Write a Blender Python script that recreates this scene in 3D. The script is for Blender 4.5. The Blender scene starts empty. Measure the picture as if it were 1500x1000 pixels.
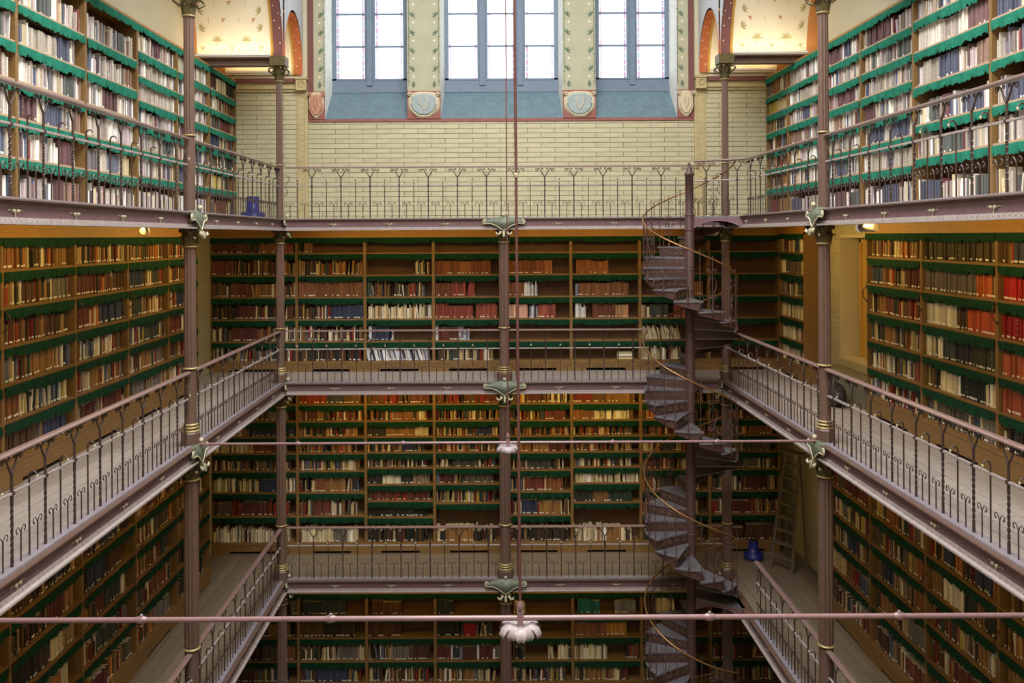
import bpy, math, random
from mathutils import Matrix, Vector
random.seed(7)
R = math.radians
C = bpy.context.scene.collection
scn = bpy.context.scene

# ------------------------------------------------------------------ camera, world, light, exposure
CZ = 10.4                                   # eye height above the ground floor
FPX = 1290.0
cam_d = bpy.data.cameras.new('camera')
cam = bpy.data.objects.new('camera', cam_d); C.objects.link(cam)
cam_d.sensor_fit = 'HORIZONTAL'; cam_d.sensor_width = 36.0
cam_d.lens = FPX / 1500.0 * 36.0
cam_d.shift_x = 28.0 / 1500.0
cam_d.shift_y = -155.0 / 1500.0
cam_d.clip_end = 200
cam.matrix_world = Matrix.Translation((0, 0, CZ)) @ Matrix.Rotation(R(90), 4, 'X') @ Matrix.Rotation(R(-0.3), 4, 'Z')
scn.camera = cam

w = bpy.data.worlds.new('overcast_sky'); scn.world = w; w.use_nodes = True
w.node_tree.nodes['Background'].inputs[0].default_value = (0.93, 0.96, 1.0, 1)
w.node_tree.nodes['Background'].inputs[1].default_value = 3.0

def area(name, loc, rot, sx, sy, power, col):
    d = bpy.data.lights.new(name, 'AREA'); d.shape = 'RECTANGLE'; d.size = sx; d.size_y = sy
    d.energy = power; d.color = col
    o = bpy.data.objects.new(name, d); C.objects.link(o); o.location = loc; o.rotation_euler = rot
    return o
area('skylight_daylight', (0.2, 6.6, 19.1), (0, 0, 0), 5.0, 15.0, 2900, (0.97, 0.98, 1.0))
AMBER = (1.0, 0.64, 0.15)

scn.view_settings.view_transform = 'Standard'
scn.view_settings.look = 'None'
scn.view_settings.exposure = 0.0
scn.view_settings.gamma = 1.0
scn.view_settings.use_curve_mapping = False

# ------------------------------------------------------------------ layout
XC = 0.19
HW = 4.30                                   # half width of the well (column line)
HS = 5.64                                   # half width to the bookcase fronts
HWALL = 6.10
YB, YN, YNN = 17.0, 11.94, 6.62             # column lines
YW = 18.80                                  # face of the window wall
YS = 18.35                                  # fronts of the bookcases on the window wall
F0, F1, F2, F3 = 0.0, CZ - 6.61, CZ - 2.82, CZ + 0.33
ZTOP = 19.4
YFRONT = -2.5

# ------------------------------------------------------------------ materials
def lin(c):
    return tuple(((v/255)/12.92 if v/255 <= 0.04045 else ((v/255+0.055)/1.055)**2.4) for v in c)
MATS = {}
def mat(name, col, rough=0.6, metal=0.0, noise=0.0, scale=8.0, bump=0.0, spec=0.5, stretch=None, vary=0.0):
    m = bpy.data.materials.new(name); m.use_nodes = True
    nt = m.node_tree; b = nt.nodes['Principled BSDF']
    c = lin(col)
    b.inputs['Base Color'].default_value = (*c, 1); b.inputs['Roughness'].default_value = rough
    b.inputs['Metallic'].default_value = metal; b.inputs['Specular IOR Level'].default_value = spec
    out = None
    if noise or bump:
        tc = nt.nodes.new('ShaderNodeTexCoord'); mp = nt.nodes.new('ShaderNodeMapping')
        nt.links.new(tc.outputs['Object'], mp.inputs[0])
        if stretch: mp.inputs['Scale'].default_value = stretch
        n = nt.nodes.new('ShaderNodeTexNoise'); n.inputs['Scale'].default_value = scale; n.inputs['Detail'].default_value = 5
        nt.links.new(mp.outputs[0], n.inputs['Vector'])
        if noise:
            r = nt.nodes.new('ShaderNodeMapRange'); r.inputs[1].default_value = 0.3; r.inputs[2].default_value = 0.7
            r.inputs[3].default_value = 1 - noise; r.inputs[4].default_value = 1 + noise
            nt.links.new(n.outputs[0], r.inputs[0])
            mx = nt.nodes.new('ShaderNodeVectorMath'); mx.operation = 'SCALE'
            mx.inputs[0].default_value = c; nt.links.new(r.outputs[0], mx.inputs['Scale'])
            out = mx.outputs[0]
        if bump:
            bp = nt.nodes.new('ShaderNodeBump'); bp.inputs['Strength'].default_value = bump; bp.inputs['Distance'].default_value = 0.02
            nt.links.new(n.outputs[0], bp.inputs['Height']); nt.links.new(bp.outputs[0], b.inputs['Normal'])
    if vary:
        oi = nt.nodes.new('ShaderNodeObjectInfo')
        r2 = nt.nodes.new('ShaderNodeMapRange'); r2.inputs[3].default_value = 1 - vary; r2.inputs[4].default_value = 1 + vary
        nt.links.new(oi.outputs['Random'], r2.inputs[0])
        mv = nt.nodes.new('ShaderNodeVectorMath'); mv.operation = 'SCALE'
        if out: nt.links.new(out, mv.inputs[0])
        else: mv.inputs[0].default_value = c
        nt.links.new(r2.outputs[0], mv.inputs['Scale']); out = mv.outputs[0]
    if out: nt.links.new(out, b.inputs['Base Color'])
    MATS[name] = m
    return m
mat('iron', (106, 82, 71), 0.42, 0.0, 0.10, 14)
mat('iron_dark', (70, 52, 47), 0.42, 0.0, 0.10, 20)
mat('rail_paint', (126, 102, 96), 0.30, 0.0, 0.08, 14)
mat('web_paint', (122, 92, 98), 0.45, 0.0, 0.12, 9)
mat('flange', (168, 155, 150), 0.45, 0.0, 0.12, 12)
mat('plate', (140, 132, 138), 0.40, 0.0, 0.12, 10)
mat('gold', (172, 152, 104), 0.4, 0.3, 0.15, 20)
mat('brass_rail', (150, 112, 70), 0.25, 0.5, 0.08, 20)
mat('verdigris', (102, 108, 90), 0.5, 0.0, 0.25, 9)
mat('bronze', (100, 88, 55), 0.45, 0.3, 0.3, 25)
mat('trim_pale', (196, 188, 158), 0.45, 0.0, 0.12, 25)
mat('boss_paint', (172, 158, 160), 0.4, 0.0, 0.15, 20)
mat('tie_paint', (146, 114, 116), 0.25, 0.0, 0.06, 14)
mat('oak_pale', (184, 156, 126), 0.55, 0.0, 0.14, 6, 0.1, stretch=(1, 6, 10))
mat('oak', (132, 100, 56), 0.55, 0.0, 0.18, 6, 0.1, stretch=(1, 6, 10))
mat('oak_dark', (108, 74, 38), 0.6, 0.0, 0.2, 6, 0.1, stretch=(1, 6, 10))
mat('oak_back', (96, 62, 32), 0.65, 0.0, 0.2, 5, stretch=(8, 1, 1))
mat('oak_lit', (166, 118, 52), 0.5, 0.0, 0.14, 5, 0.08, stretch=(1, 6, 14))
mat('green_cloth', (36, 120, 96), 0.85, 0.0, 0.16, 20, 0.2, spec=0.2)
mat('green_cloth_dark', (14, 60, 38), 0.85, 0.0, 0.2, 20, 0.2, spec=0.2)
mat('plank', (158, 149, 143), 0.6, 0.0, 0.16, 5, 0.06, stretch=(1, 12, 4), vary=0.10)
mat('plank_brown', (126, 112, 94), 0.65, 0.0, 0.16, 5, 0.06, stretch=(1, 12, 4), vary=0.10)  # darker, browner boards for the lower gallery floor
mat('concrete', (120, 110, 98), 0.8, 0.0, 0.1, 3)
mat('brick', (192, 184, 150), 0.45, 0.0, 0.06, 4, vary=0.05)
mat('mortar', (148, 140, 108), 0.9, 0.0, 0.1, 20)
mat('stone', (188, 172, 128), 0.7, 0.0, 0.1, 6)
mat('plaster', (206, 198, 168), 0.8, 0.0, 0.05, 2)
mat('plaster_blue', (190, 192, 196), 0.8, 0.0, 0.10, 3)
mat('pier_paint', (180, 177, 150), 0.8, 0.0, 0.07, 3)
mat('leaf_paint', (104, 122, 100), 0.8, 0.0, 0.1, 9)
mat('leaf_gold', (182, 168, 120), 0.8, 0.0, 0.1, 9)
mat('dot_paint', (226, 220, 204), 0.8)
mat('red_paint', (190, 138, 108), 0.8, 0.0, 0.1, 9)
mat('maroon_band', (116, 72, 68), 0.7, 0.0, 0.1, 4)
mat('red_band', (150, 92, 84), 0.75, 0.0, 0.12, 6)
mat('ochre_band', (206, 160, 84), 0.75, 0.0, 0.08, 6)
mat('orange_band', (196, 132, 72), 0.75, 0.0, 0.08, 6)
mat('arch_lamplit', (186, 104, 62), 0.75, 0.0, 0.08, 6)  # narrow arch: maroon rib paint with warm lamp light put into the colour
mat('vault_paint', (230, 220, 194), 0.8, 0.0, 0.05, 2.5)
mat('reveal', (222, 222, 214), 0.8, 0.0, 0.08, 8)
mat('sill_blue', (100, 122, 132), 0.7, 0.0, 0.14, 7, 0.1)
mat('frame_blue', (112, 128, 148), 0.55, 0.0, 0.08, 8)
mat('shield_pink', (192, 142, 118), 0.8, 0.0, 0.12, 12)
mat('shield_blue', (160, 172, 172), 0.8, 0.0, 0.14, 12)
mat('shield_cream', (206, 192, 162), 0.8, 0.0, 0.12, 12)
mat('tread', (112, 108, 112), 0.45, 0.0, 0.18, 60, 0.5)
mat('stair_iron', (86, 60, 56), 0.5, 0.0, 0.14, 16)
mat('blue_plastic', (30, 42, 128), 0.4)
mat('grey_wood', (108, 94, 78), 0.7, 0.0, 0.15, 9)
mat('dark_cloth', (44, 42, 46), 0.6, 0.0, 0.2, 9)
mat('cover_grey', (122, 118, 100), 0.6, 0.0, 0.1, 6)
mat('door_yellow', (196, 160, 84), 0.55, 0.0, 0.06, 3)
mat('enamel_white', (236, 232, 224), 0.35)
mat('paper', (206, 190, 158), 0.9, 0.0, 0.08, 60)
mat('tag_white', (240, 236, 226), 0.8)
mat('glass_rose', (226, 170, 196), 0.3)
def emit(name, col, s):
    m = bpy.data.materials.new(name); m.use_nodes = True; b = m.node_tree.nodes['Principled BSDF']
    b.inputs['Emission Color'].default_value = (*col, 1); b.inputs['Emission Strength'].default_value = s
    b.inputs['Base Color'].default_value = (0.8, 0.8, 0.8, 1); MATS[name] = m
emit('tube_glow', AMBER, 6.0)
emit('lens_glow', (1.0, 0.86, 0.72), 0.3)
def mk_glass(name, tint):
    m = bpy.data.materials.new(name); m.use_nodes = True; nt = m.node_tree
    nt.nodes.remove(nt.nodes['Principled BSDF']); out = nt.nodes['Material Output']
    t = nt.nodes.new('ShaderNodeBsdfTransparent'); t.inputs[0].default_value = (*tint, 1)
    g = nt.nodes.new('ShaderNodeBsdfGlossy'); g.inputs['Roughness'].default_value = 0.05
    mx = nt.nodes.new('ShaderNodeMixShader'); mx.inputs[0].default_value = 0.06
    nt.links.new(t.outputs[0], mx.inputs[1]); nt.links.new(g.outputs[0], mx.inputs[2]); nt.links.new(mx.outputs[0], out.inputs[0])
    MATS[name] = m
mk_glass('glass', (0.98, 0.99, 1.0)); mk_glass('glass_pink', (0.60, 0.47, 0.54)); mk_glass('glass_grey', (0.54, 0.54, 0.58))
def mk_book(name, attr):
    m = bpy.data.materials.new(name); m.use_nodes = True; nt = m.node_tree; b = nt.nodes['Principled BSDF']
    b.inputs['Roughness'].default_value = 0.6; b.inputs['Specular IOR Level'].default_value = 0.3
    if attr:
        a = nt.nodes.new('ShaderNodeAttribute'); a.attribute_name = 'Col'; src = a.outputs['Color']
    else:
        a = nt.nodes.new('ShaderNodeObjectInfo'); src = a.outputs['Color']
    tc = nt.nodes.new('ShaderNodeTexCoord'); n = nt.nodes.new('ShaderNodeTexNoise')
    n.inputs['Scale'].default_value = 25 if attr else 3
    nt.links.new(tc.outputs['Object'], n.inputs['Vector'])
    r = nt.nodes.new('ShaderNodeMapRange'); r.inputs[3].default_value = 0.8; r.inputs[4].default_value = 1.2
    nt.links.new(n.outputs[0], r.inputs[0])
    v = nt.nodes.new('ShaderNodeVectorMath'); v.operation = 'SCALE'
    nt.links.new(src, v.inputs[0]); nt.links.new(r.outputs[0], v.inputs['Scale']); nt.links.new(v.outputs[0], b.inputs['Base Color'])
    MATS[name] = m
mk_book('book_cover', False); mk_book('book_mass', True)

# ------------------------------------------------------------------ mesh helpers
class MB:
    def __init__(s): s.v = []; s.f = []; s.m = []; s.sm = []
    def add(s, vs, fs, mi=0, smooth=False):
        o = len(s.v); s.v += [tuple(p) for p in vs]
        for f in fs: s.f.append([i+o for i in f]); s.m.append(mi); s.sm.append(smooth)
    def box(s, x0, x1, y0, y1, z0, z1, mi=0):
        v = [(x0,y0,z0),(x1,y0,z0),(x1,y1,z0),(x0,y1,z0),(x0,y0,z1),(x1,y0,z1),(x1,y1,z1),(x0,y1,z1)]
        s.add(v, [(0,3,2,1),(4,5,6,7),(0,1,5,4),(1,2,6,5),(2,3,7,6),(3,0,4,7)], mi)
    def lathe(s, prof, n=12, c=(0,0,0), mi=0, smooth=True, cap=True, flute=0.0):
        vs = []; fs = []
        for r, z in prof:
            for i in range(n):
                a = 2*math.pi*i/n
                rr = r*(1-flute) if (flute and i % 2) else r
                vs.append((c[0]+rr*math.cos(a), c[1]+rr*math.sin(a), (c[2] if len(c) > 2 else 0)+z))
        k = len(prof)
        for j in range(k-1):
            for i in range(n):
                i2 = (i+1) % n
                fs.append((j*n+i, j*n+i2, (j+1)*n+i2, (j+1)*n+i))
        s.add(vs, fs, mi, smooth)
        if cap:
            s.add(vs[:n], [tuple(reversed(range(n)))], mi); s.add(vs[-n:], [tuple(range(n))], mi)
    def tube(s, pts, r, n=5, mi=0, cap=True):
        P = [Vector(p) for p in pts]; vs = []; fs = []
        rr = r if isinstance(r, (list, tuple)) else [r]*len(P)
        nrm = None
        for i, p in enumerate(P):
            t = (P[min(i+1, len(P)-1)] - P[max(i-1, 0)])
            t = t.normalized() if t.length > 1e-9 else Vector((0,0,1))
            if nrm is None:
                a = Vector((0,0,1)) if abs(t.z) < 0.9 else Vector((1,0,0))
                nrm = (a - t*a.dot(t)).normalized()
            else:
                q = nrm - t*nrm.dot(t); nrm = q.normalized() if q.length > 1e-6 else nrm
            b = t.cross(nrm)
            for k in range(n):
                a = 2*math.pi*k/n
                vs.append(p + (nrm*math.cos(a) + b*math.sin(a))*rr[i])
        for i in range(len(P)-1):
            for k in range(n):
                k2 = (k+1) % n
                fs.append((i*n+k, i*n+k2, (i+1)*n+k2, (i+1)*n+k))
        s.add(vs, fs, mi, n > 4)
        if cap:
            s.add(vs[:n], [tuple(reversed(range(n)))], mi); s.add(vs[-n:], [tuple(range(n))], mi)
    def ball(s, c, r, mi=0, n=8, m=5, sz=1.0):
        prof = [(max(r*math.sin(math.pi*j/m), 1e-4), -r*sz*math.cos(math.pi*j/m)) for j in range(m+1)]
        s.lathe(prof, n, c, mi, True, False)
    def mesh(s, name, mats):
        me = bpy.data.meshes.new(name); me.from_pydata(s.v, [], s.f)
        if isinstance(mats, str): mats = [mats]
        for m in mats: me.materials.append(MATS[m])
        me.polygons.foreach_set('material_index', s.m); me.polygons.foreach_set('use_smooth', s.sm)
        me.update(); return me
    def obj(s, name, mats, parent=None, loc=(0,0,0), rz=0):
        return put(name, s.mesh(name, mats), parent, loc, rz)
def put(name, me, parent=None, loc=(0,0,0), rz=0, scale=None):
    o = bpy.data.objects.new(name, me); C.objects.link(o); o.location = loc; o.rotation_euler = (0,0,rz)
    if scale: o.scale = scale
    if parent: o.parent = parent
    return o
def tag(o, label=None, cat=None, group=None, kind=None):
    if label: o['label'] = label
    if cat: o['category'] = cat
    if group: o['group'] = group
    if kind: o['kind'] = kind
    return o
def thing(name, loc, rz, label, cat, group=None):
    return tag(put(name, None, None, loc, rz), label, cat, group)
def struct(name, mb, mats, parent=None):
    o = mb.obj(name, mats, parent)
    if not parent: o['kind'] = 'structure'
    return o
def spiral(cx, cz, r0, r1, a0, turns, n=10, y=0.0, flip=1):
    return [(cx + flip*(r0+(r1-r0)*i/n)*math.cos(a0+turns*2*math.pi*i/n), y, cz+(r0+(r1-r0)*i/n)*math.sin(a0+turns*2*math.pi*i/n)) for i in range(n+1)]
ORD = ['first','second','third','fourth','fifth','sixth','seventh','eighth','ninth','tenth']
SIDE = {'L': 'opposite the spiral stair', 'R': 'on the spiral stair side', 'B': 'against the window wall'}
GAL = {3: 'top gallery', 2: 'middle gallery', 1: 'lower gallery', 0: 'ground floor'}

# ------------------------------------------------------------------ structure: floors, walls, ceiling
m = MB(); m.box(XC-HWALL-.3, XC+HWALL+.3, YFRONT-.3, YW+.8, -.2, 0); struct('floor', m, 'concrete')
m = MB()
m.box(XC-HWALL-.3, XC+HWALL+.3, YFRONT-.3, YW+.8, ZTOP, ZTOP+.3)
struct('ceiling', m, 'plaster')
for nm, x0, x1 in (('wall_left', XC-HWALL-.3, XC-HWALL),):
    m = MB(); m.box(x0, x1, YFRONT, YW+.75, 0, ZTOP); struct(nm, m, 'plaster')
m = MB(); m.box(XC-HWALL-.3, XC+HWALL+.3, YFRONT-.3, YFRONT, 0, ZTOP); struct('wall_front', m, 'plaster')
# right wall with a door recess on the middle gallery
DY0, DY1, DZ1 = 14.2, 15.95, F2+2.75
XR = XC+HWALL
m = MB()
m.box(XR, XR+.6, YFRONT, DY0, 0, ZTOP); m.box(XR, XR+.6, DY1, YW+.75, 0, ZTOP)
m.box(XR, XR+.6, DY0, DY1, 0, F2+.6); m.box(XR, XR+.6, DY0, DY1, DZ1, ZTOP)
struct('wall_right', m, 'plaster')
d = put('door_1', None, None, (XR+.35, DY0, F2+.6), 0); d['kind'] = 'structure'
m = MB(); m.box(0, .06, 0, DY1-DY0, 0, DZ1-F2-.6); m.obj('door_panel', 'door_yellow', d)
m = MB(); m.box(-.03, 0, .05, .12, 0, DZ1-F2-.6); m.box(-.03, 0, DY1-DY0-.12, DY1-DY0-.05, 0, DZ1-F2-.6); m.box(-.03, 0, .05, DY1-DY0-.05, DZ1-F2-.7, DZ1-F2-.62); m.obj('door_frame', 'ochre_band', d)

# skylight over the well
sk = thing('skylight', (XC, 6.6, ZTOP-.15), 0, 'glazed roof skylight with iron bars high over the book well', 'skylight')
m = MB(); m.box(-3, 3, -7.8, 7.8, .02, .05); m.obj('pane', 'enamel_white', sk)
for k in range(9):
    m = MB(); m.box(-3, 3, -7.8+k*1.95-.04, -7.8+k*1.95+.04, -.05, .05); m.obj('glazing_bar', 'iron', sk)

# gallery decks
def deck(level, fz):
    nm = {1: 'lower', 2: 'middle', 3: 'top'}[level]
    for side in 'LRB':
        t = .10
        m = MB()
        if side == 'L': x0, x1, y0, y1 = XC-HWALL, XC-HW+.02, YFRONT, YW
        elif side == 'R': x0, x1, y0, y1 = XC+HW-.02, XC+HWALL, YFRONT, YW
        else: x0, x1, y0, y1 = XC-HW+.02, XC+HW-.02, YB-.02, YW
        m.box(x0, x1, y0, y1, fz-.16, fz-.03)
        nmx = {'L': 'left', 'R': 'right', 'B': 'back'}[side]
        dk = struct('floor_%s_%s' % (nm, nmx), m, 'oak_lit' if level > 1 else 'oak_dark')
        if level == 3:
            m = MB(); m.box(x0, x1, y0, y1, fz-.03, fz); m.obj('deck_boarding', 'plank', dk); continue
        if side in 'LR':
            xa, xb = (XC-HS-.02, XC-HW-.06) if side == 'L' else (XC+HW+.06, XC+HS+.02)
            if side == 'R': xb = XC+HWALL
            else: xa = XC-HWALL
            n = 10; wd = (xb-xa)/n
            for i in range(n):
                y = 4.0 - (i % 3)*.9
                while y < YW-.02:
                    L = min(3.1, YW-.02-y)
                    if y+L > 6.0:
                        m = MB(); m.box(0, wd-.006, 0, L-.006, 0, .03)
                        m.obj('plank', 'plank' if level > 1 else 'plank_brown', dk, (xa+i*wd, y, fz-.03+random.uniform(-.0015, .0015)))
                    y += L
        else:
            n = 10; wd = (YW-YB-.06)/n
            for i in range(n):
                x = XC-HW-.05; x -= (i % 3)*.8
                while x < XC+HW+.05:
                    xs = max(x, XC-HW-.055); L = min(x+2.6, XC+HW+.055)-xs
                    if L > .05:
                        m = MB(); m.box(0, L-.006, 0, wd-.006, 0, .03)
                        m.obj('plank', 'plank' if level > 1 else 'plank_brown', dk, (xs, YB+.06+i*wd, fz-.03+random.uniform(-.0015, .0015)))
                    x += 2.6
deck(1, F1); deck(2, F2); deck(3, F3)

# ------------------------------------------------------------------ window wall
BR = put('wall_back', None, None, (0, YW, 0), 0); BR['kind'] = 'structure'
ZB = CZ+2.50                                 # top of the brick field
WIN = [(XC-3.76, XC-2.0, 2), (XC-1.29, XC+1.32, 3), (XC+2.02, XC+3.76, 2)]
m = MB(); m.box(XC-HWALL-.3, XC+HWALL+.3, 0.02, .75, 0, ZB); m.obj('masonry', 'mortar', BR)
# bricks (world z rows), the largest three hundred single, the rest together
def brick_rects(x0, x1, z0, z1, L=.585, H=.103, off=0):
    out = []; k = 0; z = z0
    while z < z1-.01:
        h = min(H, z1-z); x = x0 - (L/2 if (k+off) % 2 else 0)
        while x < x1-.005:
            a, b = max(x, x0), min(x+L, x1)
            if b-a > .02: out.append((a, b, z, z+h))
            x += L
        z += H; k += 1
    return out
bm_cache = {}
def brick_mesh(wd, h):
    key = (round(wd, 3), round(h, 3))
    if key not in bm_cache:
        mm = MB(); g = .0018; b = .003; w2, h2 = wd-g, h-g
        y0 = -.006
        vs = [(g,.03,g),(w2,.03,g),(w2,.03,h2),(g,.03,h2),(g+b,y0,g+b),(w2-b,y0,g+b),(w2-b,y0,h2-b),(g+b,y0,h2-b)]
        mm.add(vs, [(0,1,5,4),(1,2,6,5),(2,3,7,6),(3,0,4,7),(4,5,6,7)])
        bm_cache[key] = mm.mesh('brick', 'brick')
    return bm_cache[key]
PIL = XC+4.23                                # pilaster centre from the axis
field = brick_rects(XC-4.12, XC+4.12, F3, ZB-.06)
sides = brick_rects(XC-HWALL, XC-4.36, F3, CZ+3.08) + brick_rects(XC+4.36, XC+HWALL, F3, CZ+3.08)
field.sort(key=lambda q: (q[2] < F3+.15, -(q[1]-q[0])))
for i, (a, b, z0, z1) in enumerate(field[:300]):
    put('brick', brick_mesh(b-a, z1-z0), BR, (a, 0, z0))
rest = MB()
def add_brick(mb, a, b, z0, z1):
    g = .0018; e = .003
    mb.add([(a+g,.03,z0+g),(b-g,.03,z0+g),(b-g,.03,z1-g),(a+g,.03,z1-g),(a+g+e,-.006,z0+g+e),(b-g-e,-.006,z0+g+e),(b-g-e,-.006,z1-g-e),(a+g+e,-.006,z1-g-e)],
           [(0,1,5,4),(1,2,6,5),(2,3,7,6),(3,0,4,7),(4,5,6,7)])
for q in field[300:] + sides: add_brick(rest, *q)
tag(rest.obj('bricks', 'brick', BR), kind='stuff')
# bricks on the side walls where they show on the middle and lower galleries
def side_bricks(nm, x, y0, y1, z0, z1, sgn, hole=None):
    mb = MB()
    for a, b, c, e in brick_rects(y0, y1, z0, z1, .30, .085):
        if hole and b > hole[0] and a < hole[1] and e > hole[2] and c < hole[3]:
            if a < hole[0]-.03: b = hole[0]
            elif b > hole[1]+.03: a = hole[1]
            else: continue
        g = .003; d0 = .0; d1 = -.012
        vs = []
        for dd, ee in ((d0, 0), (d1, .005)):
            for p, q in ((a+g+ee, c+g+ee), (b-g-ee, c+g+ee), (b-g-ee, e-g-ee), (a+g+ee, e-g-ee)):
                vs.append((x + sgn*dd, p, q))
        mb.add(vs, [(0,1,5,4),(1,2,6,5),(2,3,7,6),(3,0,4,7),(4,5,6,7)])
    return tag(mb.obj(nm, 'brick', bpy.data.objects['wall_left' if sgn < 0 else 'wall_right']), kind='stuff')
side_bricks('bricks', XC-HWALL, 15.0, YW, F2, F3-.16, -1)
side_bricks('bricks', XC-HWALL, 15.0, YW, F1, F2-.16, -1)
side_bricks('bricks', XR, 13.6, YW, F2, F3-.16, 1, (DY0, DY1, F2+.6, DZ1))
side_bricks('bricks', XR, 13.6, YW, F1, F2-.16, 1)
# pilasters, corbels, cornices
for s in (-1, 1):
    m = MB(); xa = XC+s*4.24
    m.box(xa-.12, xa+.12, -.03, .03, F3, CZ+3.10); m.box(xa-.075, xa-.06, -.045, -.03, F3, CZ+3.1); m.box(xa+.06, xa+.075, -.045, -.03, F3, CZ+3.1)
    for k in range(24): m.box(xa-.02, xa+.02, -.04, -.03, F3+.1+k*.115, F3+.14+k*.115)
    m.obj('pilaster', 'stone', BR)
    m = MB(); m.box(xa-.11, xa+.11, -.16, .03, CZ+3.10, CZ+3.36); m.box(xa-.13, xa+.13, -.18, .03, CZ+3.33, CZ+3.38)
    m.tube(spiral(xa, CZ+3.23, .085, .02, 0, 1.6, 14, -.165), .014, 5)
    m.obj('corbel', 'stone', BR)
    m = MB(); x0, x1 = (XC-HWALL, xa-.12) if s < 0 else (xa+.12, XC+HWALL)
    m.box(x0, x1, -.05, .03, CZ+3.08, CZ+3.14); m.box(x0, x1, -.09, .03, CZ+3.14, CZ+3.20); m.box(x0, x1, -.06, .03, CZ+3.20, CZ+3.27)
    m.obj('cornice', 'stone', BR)
    m = MB(); m.box(x0, x1, -.12, .03, CZ+3.27, CZ+3.36); m.obj('cornice_board', 'maroon_band', BR)
    m = MB(); m.box(x0, x1, .02, .75, ZB, ZTOP); m.box(min(xa-.12, xa+.12), max(xa-.12, xa+.12), .02, .75, ZB, ZTOP)
    m.obj('upper_masonry', 'plaster', BR)
    # maroon band and painted strip beside the window
    xb0, xb1 = (XC-4.12, XC-4.0) if s < 0 else (XC+4.0, XC+4.12)
    m = MB(); m.box(xb0, xb1, -.02, .75, CZ+3.10, ZTOP); m.obj('painted_band', 'maroon_band', BR)
# red string course under the windows
m = MB(); m.box(XC-4.12, XC+4.12, -.03, .03, ZB-.06, ZB+.0); m.obj('string_course', 'red_band', BR)
# piers
PIERS = [(XC-4.0, WIN[0][0]), (WIN[0][1], WIN[1][0]), (WIN[1][1], WIN[2][0]), (WIN[2][1], XC+4.0)]
def leaf2d(cx, cz, ang, L, Wd, y):
    ca, sa = math.cos(ang), math.sin(ang)
    pts = [(0,0),(.35*L,.5*Wd),(.7*L,.35*Wd),(L,0),(.7*L,-.35*Wd),(.35*L,-.5*Wd)]
    return [(cx+p*ca-q*sa, y, cz+p*sa+q*ca) for p, q in pts]
for i, (x0, x1) in enumerate(PIERS):
    pr = MB(); pr.box(x0, x1, 0, .75, ZB, ZTOP)
    po = pr.obj('pier', 'pier_paint', BR)
    xc = (x0+x1)/2; inner = i in (1, 2)
    cols = [xc-.22, xc+.22] if inner else ([x1-.11] if i == 0 else [x0+.11])
    lf = MB(); dt = MB(); ln = MB()
    for ci, cx in enumerate(cols):
        fl = 1 if ((inner and ci == 0) or i == 3) else -1
        z = CZ+3.55; k = 0
        while z < CZ+6.5:
            for a in (20, 65, -25, 110):
                lf.add(leaf2d(cx-.05*fl, z, R(a if fl > 0 else 180-a), .10, .034, -.006), [range(6)])
            dt.add([(cx+.026*math.cos(2*math.pi*j/8), -.006, z-.15+.026*math.sin(2*math.pi*j/8)) for j in range(8)], [range(8)])
            z += .385
        lf.add(leaf2d(cx, CZ+3.16, R(90), .15, .08, -.006), [range(6)])
        ln.box(cx-.10*fl-.006, cx-.10*fl+.006, -.006, 0, CZ+3.2, CZ+6.5)
        for q in range(18): ln.box(cx-.10*fl-.03, cx-.10*fl+.03, -.006, 0, CZ+3.3+q*.19, CZ+3.306+q*.19)
    lf.obj('painted_leaf_border', 'leaf_paint', po); dt.obj('painted_dot', 'dot_paint', po); ln.obj('painted_line', 'leaf_paint', po)
    # carved console with a shield at the foot of the pier
    sh = MB(); sx0, sx1 = (x0, x1) if inner else ((XC-4.1, x1) if i == 0 else (x0, XC+4.1))
    sh.box(sx0, sx1, -.05, .0, ZB, CZ+3.09); so = sh.obj('shield_console', 'red_band', BR)
    c = (sx0+sx1)/2; cz = ZB+.305; wdt = (sx1-sx0)*.48
    out = []
    for a in range(32):
        t = 2*math.pi*a/32; e = .62 if inner else .55
        ct, sn = math.cos(t), math.sin(t)
        px, pz = math.copysign(abs(ct)**e, ct), math.copysign(abs(sn)**e, sn)
        if pz < 0: px *= 1-.45*pz*pz if not inner else 1-.22*pz*pz
        out.append((c+wdt*px, cz+.265*pz-(.03 if pz < -.95 else 0)))
    def plaque(out, y0, y1, name, mt, f=1.0):
        mm = MB(); n = len(out)
        A = [(c+(x-c)*f, y0, cz+(z-cz)*f) for x, z in out]; B = [(c+(x-c)*f*.9, y1, cz+(z-cz)*f*.9) for x, z in out]
        mm.add(A+B, [(k, (k+1) % n, n+(k+1) % n, n+k) for k in range(n)] + [tuple(range(n, 2*n))])
        mm.obj(name, mt, so)
    plaque(out, -.05, -.085, 'shield_rim', 'shield_cream')
    plaque(out, -.085, -.115, 'shield_field', ['shield_pink','shield_blue','shield_blue','shield_cream'][i], .80)
    mm = MB()
    for s in (-1, 1):
        mm.tube(spiral(c+s*wdt*.86, cz+.2, .05, .012, 0, 1.4, 12, -.095, s), .013, 5)
        mm.tube([(c+s*wdt*(.35+.5*math.sin(math.pi*k/8)), -.10, cz-.25+.4*k/8) for k in range(9)], .016, 5)
        mm.tube([(c, -.118, cz-.12), (c+s*wdt*.25, -.12, cz), (c+s*wdt*.15, -.12, cz+.12)], .015, 5)
    mm.obj('shield_scroll', 'shield_cream' if i else 'shield_pink', so)
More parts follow.
